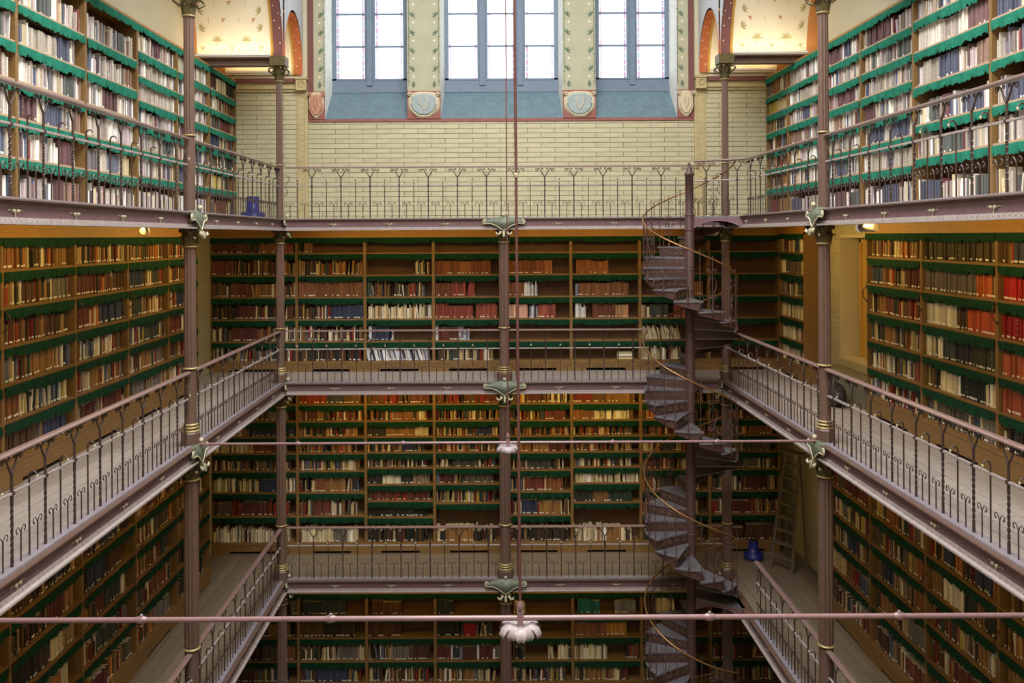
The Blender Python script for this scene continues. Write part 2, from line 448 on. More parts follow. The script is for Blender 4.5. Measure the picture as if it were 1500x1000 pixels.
# windows
WZ0 = CZ+3.46
for wi, (x0, x1, nl) in enumerate(WIN):
    W_ = put('window_%d' % (wi+1), None, None, ((x0+x1)/2, YW, ZB), 0); W_['kind'] = 'structure'
    hw = (x1-x0)/2; fw = hw-.06; D = .58
    z = lambda a: CZ+a-ZB
    m = MB()
    m.add([(-hw,0,0),(hw,0,0),(fw,D,z(3.19)),(-fw,D,z(3.19)),(-hw,.74,0),(hw,.74,0)], [(0,1,2,3)])
    m.add([(-hw,0,0),(hw,0,0),(hw,0,.015),(-hw,0,.015)], [(0,1,2,3)])
    m.obj('window_sill', 'sill_blue', W_)
    m = MB()
    for s in (-1, 1):
        m.add([(s*hw,0,0),(s*hw,0,ZTOP-ZB),(s*fw,D,ZTOP-ZB),(s*fw,D,z(3.19)), (s*hw,.0,.02)], [(0,1,2,3)])
    m.obj('reveal', 'reveal', W_)
    m = MB()                                     # frame
    y0, y1 = D-.02, D+.08; zt = z(8.6)
    m.box(-fw-.02, -fw+.085, y0, y1, z(3.15), zt); m.box(fw-.085, fw+.02, y0, y1, z(3.15), zt)
    m.box(-fw, fw, y0-.03, y1, z(3.15), z(3.28)); m.box(-fw, fw, y0+.01, y1, z(3.28), z(3.44)); m.box(-fw, fw, y0, y1, z(3.42), z(3.46))
    m.box(-fw, fw, y0, y1, zt-.1, zt); m.box(-fw-.1, fw+.1, y0, y1+.1, zt, ZTOP-ZB)
    fr = m.obj('window_frame', 'frame_blue', W_)
    lw = (2*fw)/nl; mull = .115
    for k in range(1, nl):
        m = MB(); xm = -fw+lw*k
        m.box(xm-mull, xm+mull, y0+.03, y1, z(3.28), zt); m.box(xm-.06, xm+.06, y0-.04, y0+.03, z(3.30), zt)
        m.obj('mullion', 'frame_blue', W_)
    for k in range(nl):
        a = -fw+lw*k + (.085 if k == 0 else mull); b = -fw+lw*(k+1) - (.085 if k == nl-1 else mull)
        ph = .715; r = 0; zz = z(3.46)
        while zz < zt-.1:
            zz1 = min(zz+ph, zt)
            m = MB(); m.box(a, b, D+.04, D+.048, zz, zz1); pn = m.obj('pane', 'glass', W_)
            m = MB(); bw = .05
            for (p, q) in ((a+.012, a+bw), (b-bw, b-.012)):
                nseg = 5
                for s in range(nseg):
                    m.box(p, q, D+.034, D+.04, zz+ph*s/nseg+.006, min(zz+ph*(s+1)/nseg-.006, zz1), (s) % 2)
            m.obj('border_glass', ['glass_pink', 'glass_grey'], pn)
            m = MB(); m.box(a+bw, a+bw+.008, D+.032, D+.044, zz, zz1); m.box(b-bw-.008, b-bw, D+.032, D+.044, zz, zz1); m.obj('lead_line', 'frame_blue', pn)
            if r: 
                m = MB(); m.box(a, b, D+.02, D+.06, zz-.02, zz+.02); m.obj('glazing_bar', 'frame_blue', W_)
            zz += ph; r += 1

# ------------------------------------------------------------------ vaults over the top gallery aisles
ZV = CZ+3.45
def vault(s, ya, yb, rise, tag_txt):
    """barrel vault with its axis across the aisle, from column line ya to yb"""
    span = yb-ya; n = 28
    xin = XC+s*(HW-.14)
    V = put('ceiling_vault', None, None, (XC+s*HW, (ya+yb)/2, ZV), 0); V['kind'] = 'structure'
    cuts = [(-.08, .09, 'rib'), (.09, .16, 'ochre'), (.16, 1.58, 'panel'), (1.58, HWALL-HW, 'orange')]
    P = [(span/2*math.cos(math.pi*i/n), rise*math.sin(math.pi*i/n)) for i in range(n+1)]
    names = {'rib': ('arch_rib', 'maroon_band' if span > 3 else 'arch_lamplit'), 'ochre': ('painted_margin', 'ochre_band'), 'panel': ('vault_panel', 'vault_paint'), 'orange': ('painted_margin', 'orange_band')}
    for a, b, k in cuts:
        m = MB(); off = .05 if k == 'rib' else 0.0
        f = 1-off/max(rise, .1)
        vs = []
        for x in (a, b):
            for y, z in P: vs.append((s*x, y*f, z*f))
        fs = [(i, i+1, n+2+i, n+1+i) for i in range(n)]
        m.add(vs, fs, 0, True)
        m.obj(names[k][0], names[k][1], V)
    # dots on the rib
    m = MB(); f = 1-.053/max(rise, .1)
    nd = int(span*9+6)
    for i in range(1, nd):
        t = math.pi*i/nd; x = .05 if i % 2 else -.04
        y, z = span/2*math.cos(t)*f, rise*math.sin(t)*f
        ty, tz = -span/2*math.sin(t), rise*math.cos(t); l = math.hypot(ty, tz); ty /= l; tz /= l
        m.add([(s*x+.014*math.cos(q*math.pi/3), y+ty*.014*math.sin(q*math.pi/3), z+tz*.014*math.sin(q*math.pi/3)) for q in range(6)], [range(6)])
    m.obj('painted_dot', 'dot_paint', V)
    # painted leaves and flowers on the panel
    if span > 3:
        lg = MB(); rd = MB()
        def place(mb, x, t, ang, L, Wd):
            f2 = 1-.006/rise
            y, z = span/2*math.cos(t)*f2, rise*math.sin(t)*f2
            ty, tz = -span/2*math.sin(t), rise*math.cos(t); l = math.hypot(ty, tz); ty /= l; tz /= l
            pts = [(0,0),(.35*L,.5*Wd),(.7*L,.35*Wd),(L,0),(.7*L,-.35*Wd),(.35*L,-.5*Wd)]
            ca, sa = math.cos(ang), math.sin(ang)
            mb.add([(s*(x+p*ca-q*sa), y+ty*(p*sa+q*ca), z+tz*(p*sa+q*ca)) for p, q in pts], [range(6)])
        for half in (0, 1):
            T = lambda h: (lambda t: t if not half else math.pi-t)(math.asin(min(.99, h/rise)))
            for x in (.62, 1.18):
                for a in (15, 55, 90, 125, 165): place(lg, x, T(.32), R(a), .13, .035)
                place(lg, x, T(.32), R(270), .10, .02)
            for x in (.34, .90, 1.46):
                for a in (60, 90, 120): place(lg, x, T(.16), R(a), .09, .025)
            for k in range(9): place(lg, .30+.14*k, T(.14+.02*(k % 2)), R(0), .12, .012)
            for h in (.55, .85, 1.15):
                for a in (10, 50, -30, 80): place(lg, .30, T(h), R(a), .12, .04); place(lg, 1.50, T(h), R(180-a), .12, .04)
            for r_, h in enumerate((.70, 1.00, 1.30)):
                for k in range(4):
                    x = .45+.29*k+(.14 if r_ % 2 else 0)
                    for a in ((-40, 40, 120) if k % 2 == r_ % 2 else (90, 270)):
                        place(rd if k % 2 == r_ % 2 else lg, x, T(h), R(a), .055, .03 if k % 2 == r_ % 2 else .012)
        lg.obj('painted_leaf', 'leaf_gold', V); rd.obj('painted_flower', 'red_paint', V)
    # spandrel wall toward the well, above the arch
    m = MB(); vs = []; hz = ZTOP-ZV
    for y, z in P: vs.append((-s*.08, y, z))
    for y, z in P: vs.append((-s*.08, y, hz))
    fs = [(i, i+1, n+2+i, n+1+i) for i in range(n)]
    m.add(vs, fs); m.obj('spandrel', 'plaster_blue', V)
for s in (-1, 1):
    vault(s, YNN, YN, 2.3, ''); vault(s, YN, YB, 2.3, ''); vault(s, YB+.12, YW-.02, 1.15, '')
# cross beams between columns and side walls
for s, sn in ((-1, 'opposite the spiral stair'), (1, 'on the spiral stair side')):
    for y, yn in ((YB, 'far column'), (YN, 'near column')):
        b = thing('cross_beam', (XC+s*HW, y, CZ+3.29), 0, 'brown iron beam from %s to the side wall, %s' % (yn, sn), 'beam')
        x0, x1 = sorted((0, s*(HWALL-HW)))
        m = MB(); m.box(x0, x1, -.03, .03, .02, .14); m.obj('web', 'iron', b)
        m = MB(); m.box(x0, x1, -.12, .12, .13, .16); m.obj('top_flange', 'rail_paint', b)
        m = MB(); m.box(x0, x1, -.10, .10, 0, .03); m.obj('bottom_flange', 'iron', b)

# ------------------------------------------------------------------ lamps
def strip(label, loc, rz, L, power, tilt, col=AMBER):
    t = thing('strip_lamp', loc, rz, label, 'lamp', None)
    m = MB(); m.box(-L/2, L/2, -.05, .05, .0, .03); m.obj('lamp_housing', 'enamel_white', t)
    l = area('tube_light', (0, 0, -.012), (tilt, 0, 0), L, .06, power, col); l.parent = t
    return t
LP = {(3, 'L'): 0}
for lv, fz, pw in ((2, F3, 34), (1, F2, 14)):
    for y, nm in ((YB-2.53, 'between the two columns'), (YN-2.53, 'past the near column')):
        strip('amber strip lamp under the %s opposite the stair, %s' % (GAL[lv+1], nm), (XC-HW-.22, y, fz-.20), R(90), 4.4, pw, R(62))
        strip('amber strip lamp under the %s, stair side, %s' % (GAL[lv+1], nm), (XC+HW+.22, y, fz-.20), R(-90), 4.4, pw*(1.25 if y > YN and lv == 2 else .9), R(62))
for lv, fz, pw in ((2, F3, 19), (1, F2, 30), (0, F1, 10)):
    for x, nm in ((XC-2.2, 'clear of the stair'), (XC+1.6, 'beside the stair')):
        strip('amber strip lamp under the %s along window wall, %s' % (GAL[lv+1], nm), (x, YB+.22, fz-.20), 0, 3.4, pw, R(62))
for s, sn in ((-1, 'opposite the spiral stair'), (1, 'on the spiral stair side')):
    for y, nm, L, p in ((YB-.16, 'front of the cross beam', 1.4, 5.0), (YB+.2, 'back of the cross beam', 1.4, 5.0), (YW-.18, 'end cornice', 1.3, 4.0)):
        t = thing('cove_lamp', (XC+s*5.15, y, CZ+3.46), 0, 'warm cove lamp on the %s, %s' % (nm, sn), 'lamp')
        m = MB(); m.box(-L/2, L/2, -.04, .04, 0, .03); m.obj('lamp_housing', 'enamel_white', t)
        l = area('tube_light', (0, 0, .045), (math.pi, 0, 0), L, .05, p, (1, .74, .38)); l.parent = t

# ------------------------------------------------------------------ columns
def leaves(mb, c, r0, r1, z0, z1, n, mi=0, ph=0, wd=.05):
    for i in range(n):
        a = 2*math.pi*(i+ph)/n; ca, sa = math.cos(a), math.sin(a)
        pts = [(r0+.004, z0), (r0+.02, z0+(z1-z0)*.55), (r1, z1), (r1+.03, z1-.02), (r1+.025, z1-.05)]
        ws = [wd, wd*1.15, wd*.8, wd*.5, wd*.1]; vs = []
        for (r, z), q in zip(pts, ws):
            for e in (-.5, .5): vs.append((c[0]+r*ca-e*q*sa, c[1]+r*sa+e*q*ca, z))
        mb.add(vs, [(2*j, 2*j+1, 2*j+3, 2*j+2) for j in range(4)], mi, True)
def ring(mb, c, r, z, t=.018, n=16, mi=0):
    prof = [(r-.01, z-t), (r+t*.6, z-t*.6), (r+t, z), (r+t*.6, z+t*.6), (r-.01, z+t)]
    mb.lathe(prof, n, c, mi, True, False)
def bracket(parent, u_half, rz, loc, dep=1.0):
    """scrolled console over a girder at a column; local u = x, out = -y"""
    g = put('console_bracket', None, parent, loc, rz)
    m = MB(); nu = 16; nv = 6; vs = []
    for i in range(nu+1):
        u = -1+2*i/nu; x = u*u_half
        top = .10-.07*abs(u)**1.5; bot = -.10 - .09*max(0, 1-abs(u)*2.6) + .07*abs(u) + .010*math.cos(u*9)
        outw = .07+.09*math.exp(-(u*2.4)**2)
        for j in range(nv+1):
            v = j/nv; z = top+(bot-top)*v
            y = -(outw*math.sin(math.pi*(.12+.72*v))*.75*dep + .10 + .03*v)
            vs.append((x, y, z))
    fs = [(i*(nv+1)+j, i*(nv+1)+j+1, (i+1)*(nv+1)+j+1, (i+1)*(nv+1)+j) for i in range(nu) for j in range(nv)]
    m.add(vs, fs, 0, True)
    top = [vs[i*(nv+1)] for i in range(nu+1)]
    b = [(x, 0.0, z) for x, y, z in top]
    m.add(top+b, [(i, nu+1+i, nu+2+i, i+1) for i in range(nu)], 0)
    me = m.mesh('console_bracket', 'verdigris'); g2 = put('console_body', me, parent, loc, rz)
    bpy.data.objects.remove(g)
    m = MB(); bt = [vs[i*(nv+1)+nv] for i in range(nu+1)]
    m.tube([(x, y-.004, z) for x, y, z in bt], .011, 5)
    for s in (-1, 1):
        sp = spiral(s*u_half, .0, .05, .012, R(-90), 1.5, 14, -.13, s)
        m.tube(sp, .013, 5)
        leaves_pts = [(s*.05, -.12-.08*dep, -.20), (s*.10, -.14-.11*dep, -.25), (s*.14, -.14-.13*dep, -.23), (s*.15, -.13-.12*dep, -.20)]
        m.tube(leaves_pts, [.022, .024, .02, .010], 5)
    m.tube([(0, -.13-.09*dep, -.19), (0, -.14-.12*dep, -.28), (0, -.14-.14*dep, -.29), (0, -.13-.14*dep, -.26)], [.024, .028, .022, .010], 5)
    m.ball((0, -.14, .13), .035)
    put('console_scroll', m.mesh('console_scroll', 'trim_pale'), g2)
def column(loc, label, radii, face, half, top3=True):
    t = thing('cast_iron_column', (loc[0], loc[1], 0), 0, label, 'column', 'cast iron columns of the galleries')
    segs = [(F0, F1), (F1, F2), (F2, F3)] + ([(F3, CZ+3.29+.2)] if top3 else [])
    for i, (f, g) in enumerate(segs):
        r = radii[i]; last = i == 3
        zc = g-.20 if not last else CZ+3.29        # capital top
        ch = .26 if not last else .30
        m = MB(); gd = MB(); pl = MB()
        if not last:
            pl.lathe([(r+.05, f+.0), (r+.05, f+.17), (r+.035, f+.19)], 8, mi=0, smooth=False)
            for z, e in ((.20, .028), (.245, .018), (.285, .010)): ring(gd, (0,0), r+e-.01, f+z, .02)
            m.lathe([(r+.02, f+.19), (r*.95, f+.30), (r*.95, f+1.02)], 16)
        else:
            m.lathe([(r*1.05, f+.0), (r*1.05, f+1.02)], 16)
        ring(gd, (0,0), r+.004, f+1.045, .016)
        m.lathe([(r, f+1.05), (r*.96, zc-ch)], 24, flute=.13, smooth=False)
        ring(gd, (0,0), r+.006, zc-ch, .016)
        if pl.v: pl.obj('plinth', 'iron', t)
        m.obj('shaft', 'iron', t); gd.obj('gilt_ring', 'gold', t)
        cp = MB()
        cp.lathe([(r*.9, zc-ch), (r*1.05, zc-ch*.4), (r*1.45, zc-.03), (r*1.6, zc)], 12)
        leaves(cp, (0,0), r*.95, r*1.25+.02, zc-ch, zc-ch*.45, 8, 0, 0, .07)
        leaves(cp, (0,0), r*1.05, r*1.5+.03, zc-ch*.6, zc-.02, 8, 0, .5, .07)
        if last:
            cp.box(-.15, .15, -.15, .15, zc-.01, zc+.17)
            for s in (-1, 1):
                for q in (-1, 1):
                    cp.tube([(s*(.10+.06*math.sin(k*.5)), q*(.10+.06*math.sin(k*.5)), zc-.16+.02*k) for k in range(8)], .02, 5)
        cp.obj('capital', 'bronze', t)
        if not last:
            bracket(t, half, face, (0, 0, g-.06), 1.0 if half > .3 else .45)
    return t
FW = R(90); RWF = R(-90)
rs = [.105, .10, .082, .072]
column((XC-HW, YN), 'tall fluted iron column nearer the well, opposite the spiral stair', rs, R(90), .27)
column((XC+HW, YN), 'tall fluted iron column beside the doorway recess, stair side', rs, R(-90), .27)
column((XC-HW, YB), 'fluted iron corner column near the blue stool', [.10, .095, .08, .066], R(90), .16)
column((XC+HW, YB), 'fluted iron corner column right behind the spiral stair', [.10, .095, .08, .066], R(-90), .16)
column((XC-HW, YNN), 'fluted iron column holding the thick tie rod, opposite the spiral stair', rs, R(90), .27)
column((XC+HW, YNN), 'fluted iron column holding the thick tie rod, on the stair side', rs, R(-90), .27)
column((XC+.02, YB), 'stout fluted iron column carrying the middle of the window side galleries', [.108, .108, .10], 0, .36, False)

# ------------------------------------------------------------------ railings
def post_meshes():
    d = {}
    m = MB()                                       # fork topped twisted post
    n = 22; vs = []; a = .011
    for i in range(n+1):
        z = .02+.62*i/n; t = (math.pi/4)*max(0, min(i-3, n-6))*1.0
        for k in range(4):
            vs.append((a*1.3*math.cos(t+k*math.pi/2+.785), a*1.3*math.sin(t+k*math.pi/2+.785), z))
    m.add(vs, [(i*4+k, i*4+(k+1) % 4, (i+1)*4+(k+1) % 4, (i+1)*4+k) for i in range(n) for k in range(4)])
    m.tube([(0,0,.64), (0,0,.82)], .012, 6)
    m.box(-.018, .018, -.02, .02, .63, .66)
    for s in (-1, 1):
        m.tube([(0,0,.80), (s*.022,0,.83), (s*.06,0,.89), (s*.085,0,.945), (s*.12,0,.965)], [.011,.011,.009,.009,.008], 5)
        m.tube(spiral(s*.15, .945, .034, .010, R(150), 1.25, 12, 0, s), .006, 4)
        m.tube(spiral(s*.045, .95, .022, .008, R(30), 1.2, 8, 0, s), .005, 4)
    d['forked_baluster'] = m.mesh('forked_baluster', 'iron_dark')
    m = MB()                                       # hooked rod
    m.tube([(0,0,.02), (0,0,.72)] + [(0, -.035+.035*math.cos(t), .72+.04*math.sin(t)) for t in (.5, 1.0, 1.6, 2.2, 2.8)] , .0085, 5)
    d['hooked_baluster'] = m.mesh('hooked_baluster', 'iron_dark')
    m = MB(); m.ball((0, -.07, .715), .012, 0, 6, 4)
    for k in range(5):
        a = 2*math.pi*k/5; m.ball((.012*math.cos(a), -.072, .715+.012*math.sin(a)), .007, 0, 5, 3)
    d['finial_flower'] = m.mesh('finial_flower', 'trim_pale')
    m = MB()                                       # low picket
    m.tube([(0,0,.02), (0,0,.27)], .007, 5)
    for s in (-1, 1):
        m.tube([(0,0,.26), (s*.018,0,.30), (s*.045,0,.325), (s*.07,0,.315), (s*.078,0,.285), (s*.062,0,.268), (s*.052,0,.285)], .0055, 4)
    d['low_picket'] = m.mesh('low_picket', 'iron_dark')
    return d
PM = post_meshes()
def railing(loc, rz, L, label, first=.28, pitch=.562, wide=.045, group='gallery railings', skip=()):
    t = thing('gallery_railing', loc, rz, label, 'railing', group)
    m = MB()
    prof = [(-wide, .985), (-wide, 1.0), (-wide*.5, 1.015), (wide*.5, 1.015), (wide, 1.0), (wide, .985)]
    n = len(prof)
    m.add([(0, y, z) for y, z in prof] + [(L, y, z) for y, z in prof], [(k, n+k, n+(k+1) % n, (k+1) % n) for k in range(n)] + [tuple(range(n)), tuple(reversed(range(n, 2*n)))])
    m.obj('top_rail', 'rail_paint', t)
    m = MB(); k = int(L/.03); 
    m.tube([(0,0,.645), (L,0,.645)], .0125, 6)
    for i in range(k): 
        if L < 9: m.box(i*.03, i*.03+.014, -.0155, .0155, .634, .657)
    m.obj('middle_rail', 'flange', t)
    m = MB(); m.box(0, L, -.06, .06, 0, .02); m.obj('bottom_rail', 'plate', t)
    q = pitch/4; x = first; i = 0
    while x > q: x -= q; i -= 1
    while x < L-.03:
        k = i % 4
        nm = ('forked_baluster', 'low_picket', 'hooked_baluster', 'low_picket')[k]
        if not any(a < x < b for a, b in skip):
            o = put(nm, PM[nm], t, (x, 0, 0))
            if k == 2: put('finial_flower', PM['finial_flower'], o)
        x += q; i += 1
    # scrolls against the columns
    for xx, s in ((.0, 1), (L, -1)):
        m = MB()
        m.tube([(xx, 0, .45), (xx+s*.05, 0, .50), (xx+s*.055, 0, .56), (xx+s*.01, 0, .60), (xx+s*.03, 0, .70), (xx+s*.085, 0, .76), (xx+s*.07, 0, .83), (xx+s*.02, 0, .85)], .007, 5)
        m.obj('end_scroll', 'iron_dark', t)
    return t
for lv, fz in ((3, F3), (2, F2), (1, F1)):
    g = GAL[lv]
    railing((XC-HW, YN+.10, fz), R(90), YB-YN-.20, 'iron railing with forked posts, %s opposite the spiral stair, between both columns' % g, .22)
    railing((XC-HW, YNN+.10, fz), R(90), YN-YNN-.20, 'iron railing with forked posts, %s opposite the spiral stair, past the near column' % g, .22)
    ye = {3: 15.55, 2: YB-.10, 1: 15.10}[lv]
    railing((XC+HW, ye, fz), R(-90), ye-YN-.10, 'iron railing with forked posts, %s on the stair side, running up to the stair' % g, .22)
    railing((XC+HW, YN-.10, fz), R(-90), YN-YNN-.20, 'iron railing with forked posts, %s on the stair side, past the doorway column' % g, .22)
    railing((XC-HW, YNN-4.6, fz), R(90), 4.5, 'iron railing with forked posts, %s opposite the spiral stair, beyond the thick tie rod' % g, .22)
    railing((XC+HW, YNN-.10, fz), R(-90), 4.5, 'iron railing with forked posts, %s on the stair side, beyond the thick tie rod' % g, .22)
    x0 = XC-HW+.10; x1 = {3: XC+HW-.10, 2: 3.0, 1: XC+HW-.10}[lv]
    railing((x0, YB, fz), 0, x1-x0, 'long iron railing with forked posts before the window wall, %s' % g, .52)

# ------------------------------------------------------------------ girders
rv = MB(); rv.ball((0, -.012, 0), .014, 0, 6, 4); RIVET = rv
rm = MB()
for dx in (-.032, .032): rm.ball((dx, -.010, 0), .017, 0, 8, 5)
for dx in (-.09, .09): rm.tube([(dx*.5, -.004, -.003), (dx, -.006, .010), (dx*1.25, -.004, .0)], .004, 4)
rm.tube([(0, -.004, -.06), (0, -.006, -.0), (-.03, -.006, 0), (.03, -.006, 0)], .005, 4)
ROS = rm.mesh('rosette', 'trim_pale')
def girder(loc, rz, L, label, first=.5, pitch=1.08):
    t = thing('gallery_girder', loc, rz, label, 'girder', 'riveted girders of the gallery edges')
    m = MB(); m.box(0, L, -.02, .02, -.19, -.01); m.obj('web', 'web_paint', t)
    m = MB(); m.box(0, L, -.075, .06, -.014, 0.0); m.box(0, L, -.05, -.02, -.032, -.014); m.obj('top_flange', 'iron', t)
    m = MB(); m.box(0, L, -.085, .06, -.215, -.195); m.box(0, L, -.034, -.02, -.195, -.155); m.obj('bottom_flange', 'flange', t)
    x = first
    while x < L-.2:
        put('rosette', ROS, t, (x, -.022, -.10)); x += pitch
    m = MB(); x = .06
    while x < L:
        vs = [(x+.011*math.cos(k*math.pi/3), -.036, -.175+.011*math.sin(k*math.pi/3)) for k in range(6)] + [(x, -.046, -.175)]
        m.add(vs, [(k, (k+1) % 6, 6) for k in range(6)], 0, True)
        x += .085
    tag(m.obj('rivets', 'flange', t), kind='stuff')
    return t
for lv, fz in ((3, F3), (2, F2), (1, F1)):
    girder((XC-HW+.05, YFRONT+.02, fz), R(90), YB-YFRONT-.0, 'purple riveted girder edging the %s opposite the spiral stair' % GAL[lv], .2)
    girder((XC+HW-.05, YB, fz), R(-90), YB-YFRONT-.02, 'purple riveted girder edging the %s on the stair side' % GAL[lv], .6)
    girder((XC-HW+.05, YB-.05, fz), 0, 2*HW-.1, 'purple riveted girder edging the %s before the window wall' % GAL[lv], 1.0)

# ------------------------------------------------------------------ tie rods with hangers and rosettes
def petals():
    m = MB()
    for i in range(12):
        a = 2*math.pi*i/12; ca, sa = math.cos(a), math.sin(a); L = 1.0 if i % 2 else .86
        pts = [(.03, -.025), (.09, .0), (.135*L, -.012), (.165*L, -.055), (.155*L, -.085), (.135*L, -.075)]
        ws = [.025, .06, .085, .07, .04, .012]; vs = []
        for (r, z), q in zip(pts, ws):
            for e in (-.5, 0, .5): vs.append((r*ca-e*q*sa, r*sa+e*q*ca, z-(.010 if e else 0)))
        m.add(vs, [(3*j+k, 3*j+k+1, 3*j+k+4, 3*j+k+3) for j in range(5) for k in (0, 1)], 0, True)
    m.lathe([(.001, -.11), (.03, -.09), (.04, -.05), (.02, .0)], 10)
    return m.mesh('rosette_flower', 'boss_paint')
PET = petals()
def tie(y, z, label, lean, r, zt, r2):
    t = thing('tie_rod', (XC, y, z), 0, label, 'rod', 'tie rods across the well')
    m = MB(); m.tube([(-HW+.12, 0, 0), (HW-.12, 0, 0)], r, 8); m.obj('rod', 'tie_paint', t)
    for k in (-2, -1, 1, 2):
        m = MB(); m.lathe([(r, -.04), (r*1.4, -.015), (r*1.5, 0), (r*1.4, .015), (r, .04)], 8)
        o = m.obj('joint_knob', 'tie_paint', t, (k*1.42, 0, 0)); o.rotation_euler = (0, R(90), 0)
        m = MB(); m.ball((k*1.42, 0, r*1.55), r*.6); m.obj('joint_ball', 'plate', t)
    put('rosette_flower', PET, t, (0, 0, -.03))
    m = MB(); m.box(-.022, .022, -.026, .026, -.06, .05); m.lathe([(.012, .05), (.026, .07), (.028, .09), (.016, .115), (.01, .13)], 10); m.obj('hanger_socket', 'tie_paint', t)
    m = MB(); m.tube([(0, 0, .10), (lean, 0, zt-z)], r2, 6); m.obj('hanger_rod', 'maroon_band', t)
    m = MB(); zz = CZ+.45-z if y < 9 else CZ+.30-z
    m.lathe([(r2, zz-.02), (r2*1.5, zz-.014), (r2*1.5, zz+.014), (r2, zz+.02)], 8, (lean*zz/(zt-z), 0, 0)); m.obj('hanger_collar', 'trim_pale', t)
tie(YN-.02, CZ-2.80, 'slim mauve tie rod joining the two columns beside the doorway recess, flower boss at middle', 0.0, .018, ZTOP-.2, .009)
tie(YNN-.02, CZ-2.865, 'thick mauve tie rod with flower boss, spanning the whole well', -.05, .021, ZTOP-.2, .0105)

# ------------------------------------------------------------------ spiral stair
SX, SY, SR = 3.59, 16.08, .84
st = thing('spiral_staircase', (SX, SY, 0), 0, 'purple cast iron spiral staircase with pierced risers and brass handrail', 'staircase')
m = MB(); m.lathe([(.085, 0), (.085, F3+.05), (.075, F3+.08), (.075, F3+.74), (.09, F3+.75), (.09, F3+.79), (.06, F3+.81), (.05, F3+.86), (.02, F3+.93), (.026, F3+.96), (.002, F3+1.0)], 16)
m.obj('newel', 'stair_iron', st)
m = MB()
for z in [F3+.02, F3-.25] + [F3-.6-.185*2*k for k in range(26)]:
    if z > .2: ring(m, (0,0), .082, z, .014)
m.obj('newel_rings', 'stair_iron', st)
steps = []                                         # (angle, z)
STEP = R(30)
for i in range(1, 17): steps.append((STEP*i, F3-3.15/17*i))
for i in range(0, 19): steps.append((STEP*(17+i), F2-(F2-F1)/19*i))
for i in range(0, 19): steps.append((STEP*(36+i), F1-F1/19*i))
def tread_mesh(rise):
    m = MB(); a0, a1 = R(-2), STEP+R(3); ri, ro = .075, SR
    k = 4; top = []; 
    for j in range(k+1):
        a = a0+(a1-a0)*j/k; top.append((ro*math.cos(a), ro*math.sin(a)))
    inn = [(ri*math.cos(a1), ri*math.sin(a1)), (ri*math.cos(a0), ri*math.sin(a0))]
    P = top+inn; n = len(P)
    m.add([(x, y, 0) for x, y in P]+[(x, y, -.028) for x, y in P], [tuple(range(n)), tuple(reversed(range(n, 2*n)))]+[(i, n+i, n+(i+1) % n, (i+1) % n) for i in range(n)])
    # anti slip ribs
    for j in range(1, 10):
        r = ri+.1+(ro-ri-.14)*j/10
        b0, b1 = R(1), STEP-R(1)
        m.add([(r*math.cos(b0), r*math.sin(b0), .004), ((r+.018)*math.cos(b0), (r+.018)*math.sin(b0), .004), ((r+.018)*math.cos(b1), (r+.018)*math.sin(b1), .004), (r*math.cos(b1), r*math.sin(b1), .004)], [(0,1,2,3)])
    return m.mesh('tread', 'tread')
def riser_mesh(rise):
    m = MB(); a = STEP+R(1); ca, sa = math.cos(a), math.sin(a)
    def P(r, z, d): return (r*ca-d*sa, r*sa+d*ca, z)
    r0, r1 = .07, SR-.03; t = .008
    vs = [P(r0,-.028,-t),P(r1,-.028,-t),P(r1,-rise,-t),P(r0,-rise,-t),P(r0,-.028,t),P(r1,-.028,t),P(r1,-rise,t),P(r0,-rise,t)]
    m.add(vs, [(0,1,2,3),(7,6,5,4),(0,4,5,1),(1,5,6,2),(2,6,7,3),(3,7,4,0)])
    b = a
    # outer stringer plate
    for e in (0,):
        n = 4; vs = []
        for j in range(n+1):
            q = R(-2)+(STEP+R(3))*j/n
            vs += [((SR-.02)*math.cos(q), (SR-.02)*math.sin(q), -.028), ((SR-.02)*math.cos(q), (SR-.02)*math.sin(q), -.06-(rise-.06)*j/n)]
        m.add(vs, [(2*j, 2*j+1, 2*j+3, 2*j+2) for j in range(n)])
    return m.mesh('riser', 'stair_iron')
def riser_orn(rise):
    m = MB(); a = STEP+R(1); ca, sa = math.cos(a), math.sin(a)
    def P(r, z, d): return (r*ca-d*sa, r*sa+d*ca, z)
    for r in (.2, .36, .52, .68):
        for s in (-1, 1):
            sp = spiral(0, -.11, .034, .008, R(90), 1.1, 8, 0, s)
            m.tube([P(r+s*.03+x, z, .012) for x, y, z in sp], .006, 4)
        m.tube([P(r, -.06, .012), P(r, -.16, .012)], .006, 4)
    return m.mesh('riser_scroll', 'bronze')
def sbal_mesh():
    m = MB(); r = SR-.01
    m.lathe([(.006, -.09), (.02, -.06), (.012, -.03), (.022, 0.0), (.024, .02), (.012, .05), (.009, .08)], 8, (r, 0, 0), 0, True)
    m.tube([(r, 0, .06), (r, 0, .97)], .008, 5)
    return m.mesh('stair_baluster', 'stair_iron')
def sbal_scroll():
    m = MB(); r = SR-.01; 
    def P(u, z): return (r*math.cos(u/r), r*math.sin(u/r), z)
    for s in (-1, 1):
        m.tube([P(s*.02, .30), P(s*.07, .40), P(s*.08, .50), P(s*.03, .60)], .006, 4)
        sp = spiral(0, 0, .045, .012, 0, 1.3, 10, 0, s)
        m.tube([P(s*.06+x, .70+z) for x, y, z in sp], .0055, 4); m.tube([P(s*.05+x, .24+z) for x, y, z in sp], .0055, 4)
    return m.mesh('baluster_scroll', 'stair_iron')
TM = {k: (tread_mesh(k), riser_mesh(k), riser_orn(k)) for k in (.185, .199, .2)}
SB = sbal_mesh(); SS = sbal_scroll()
hr = []
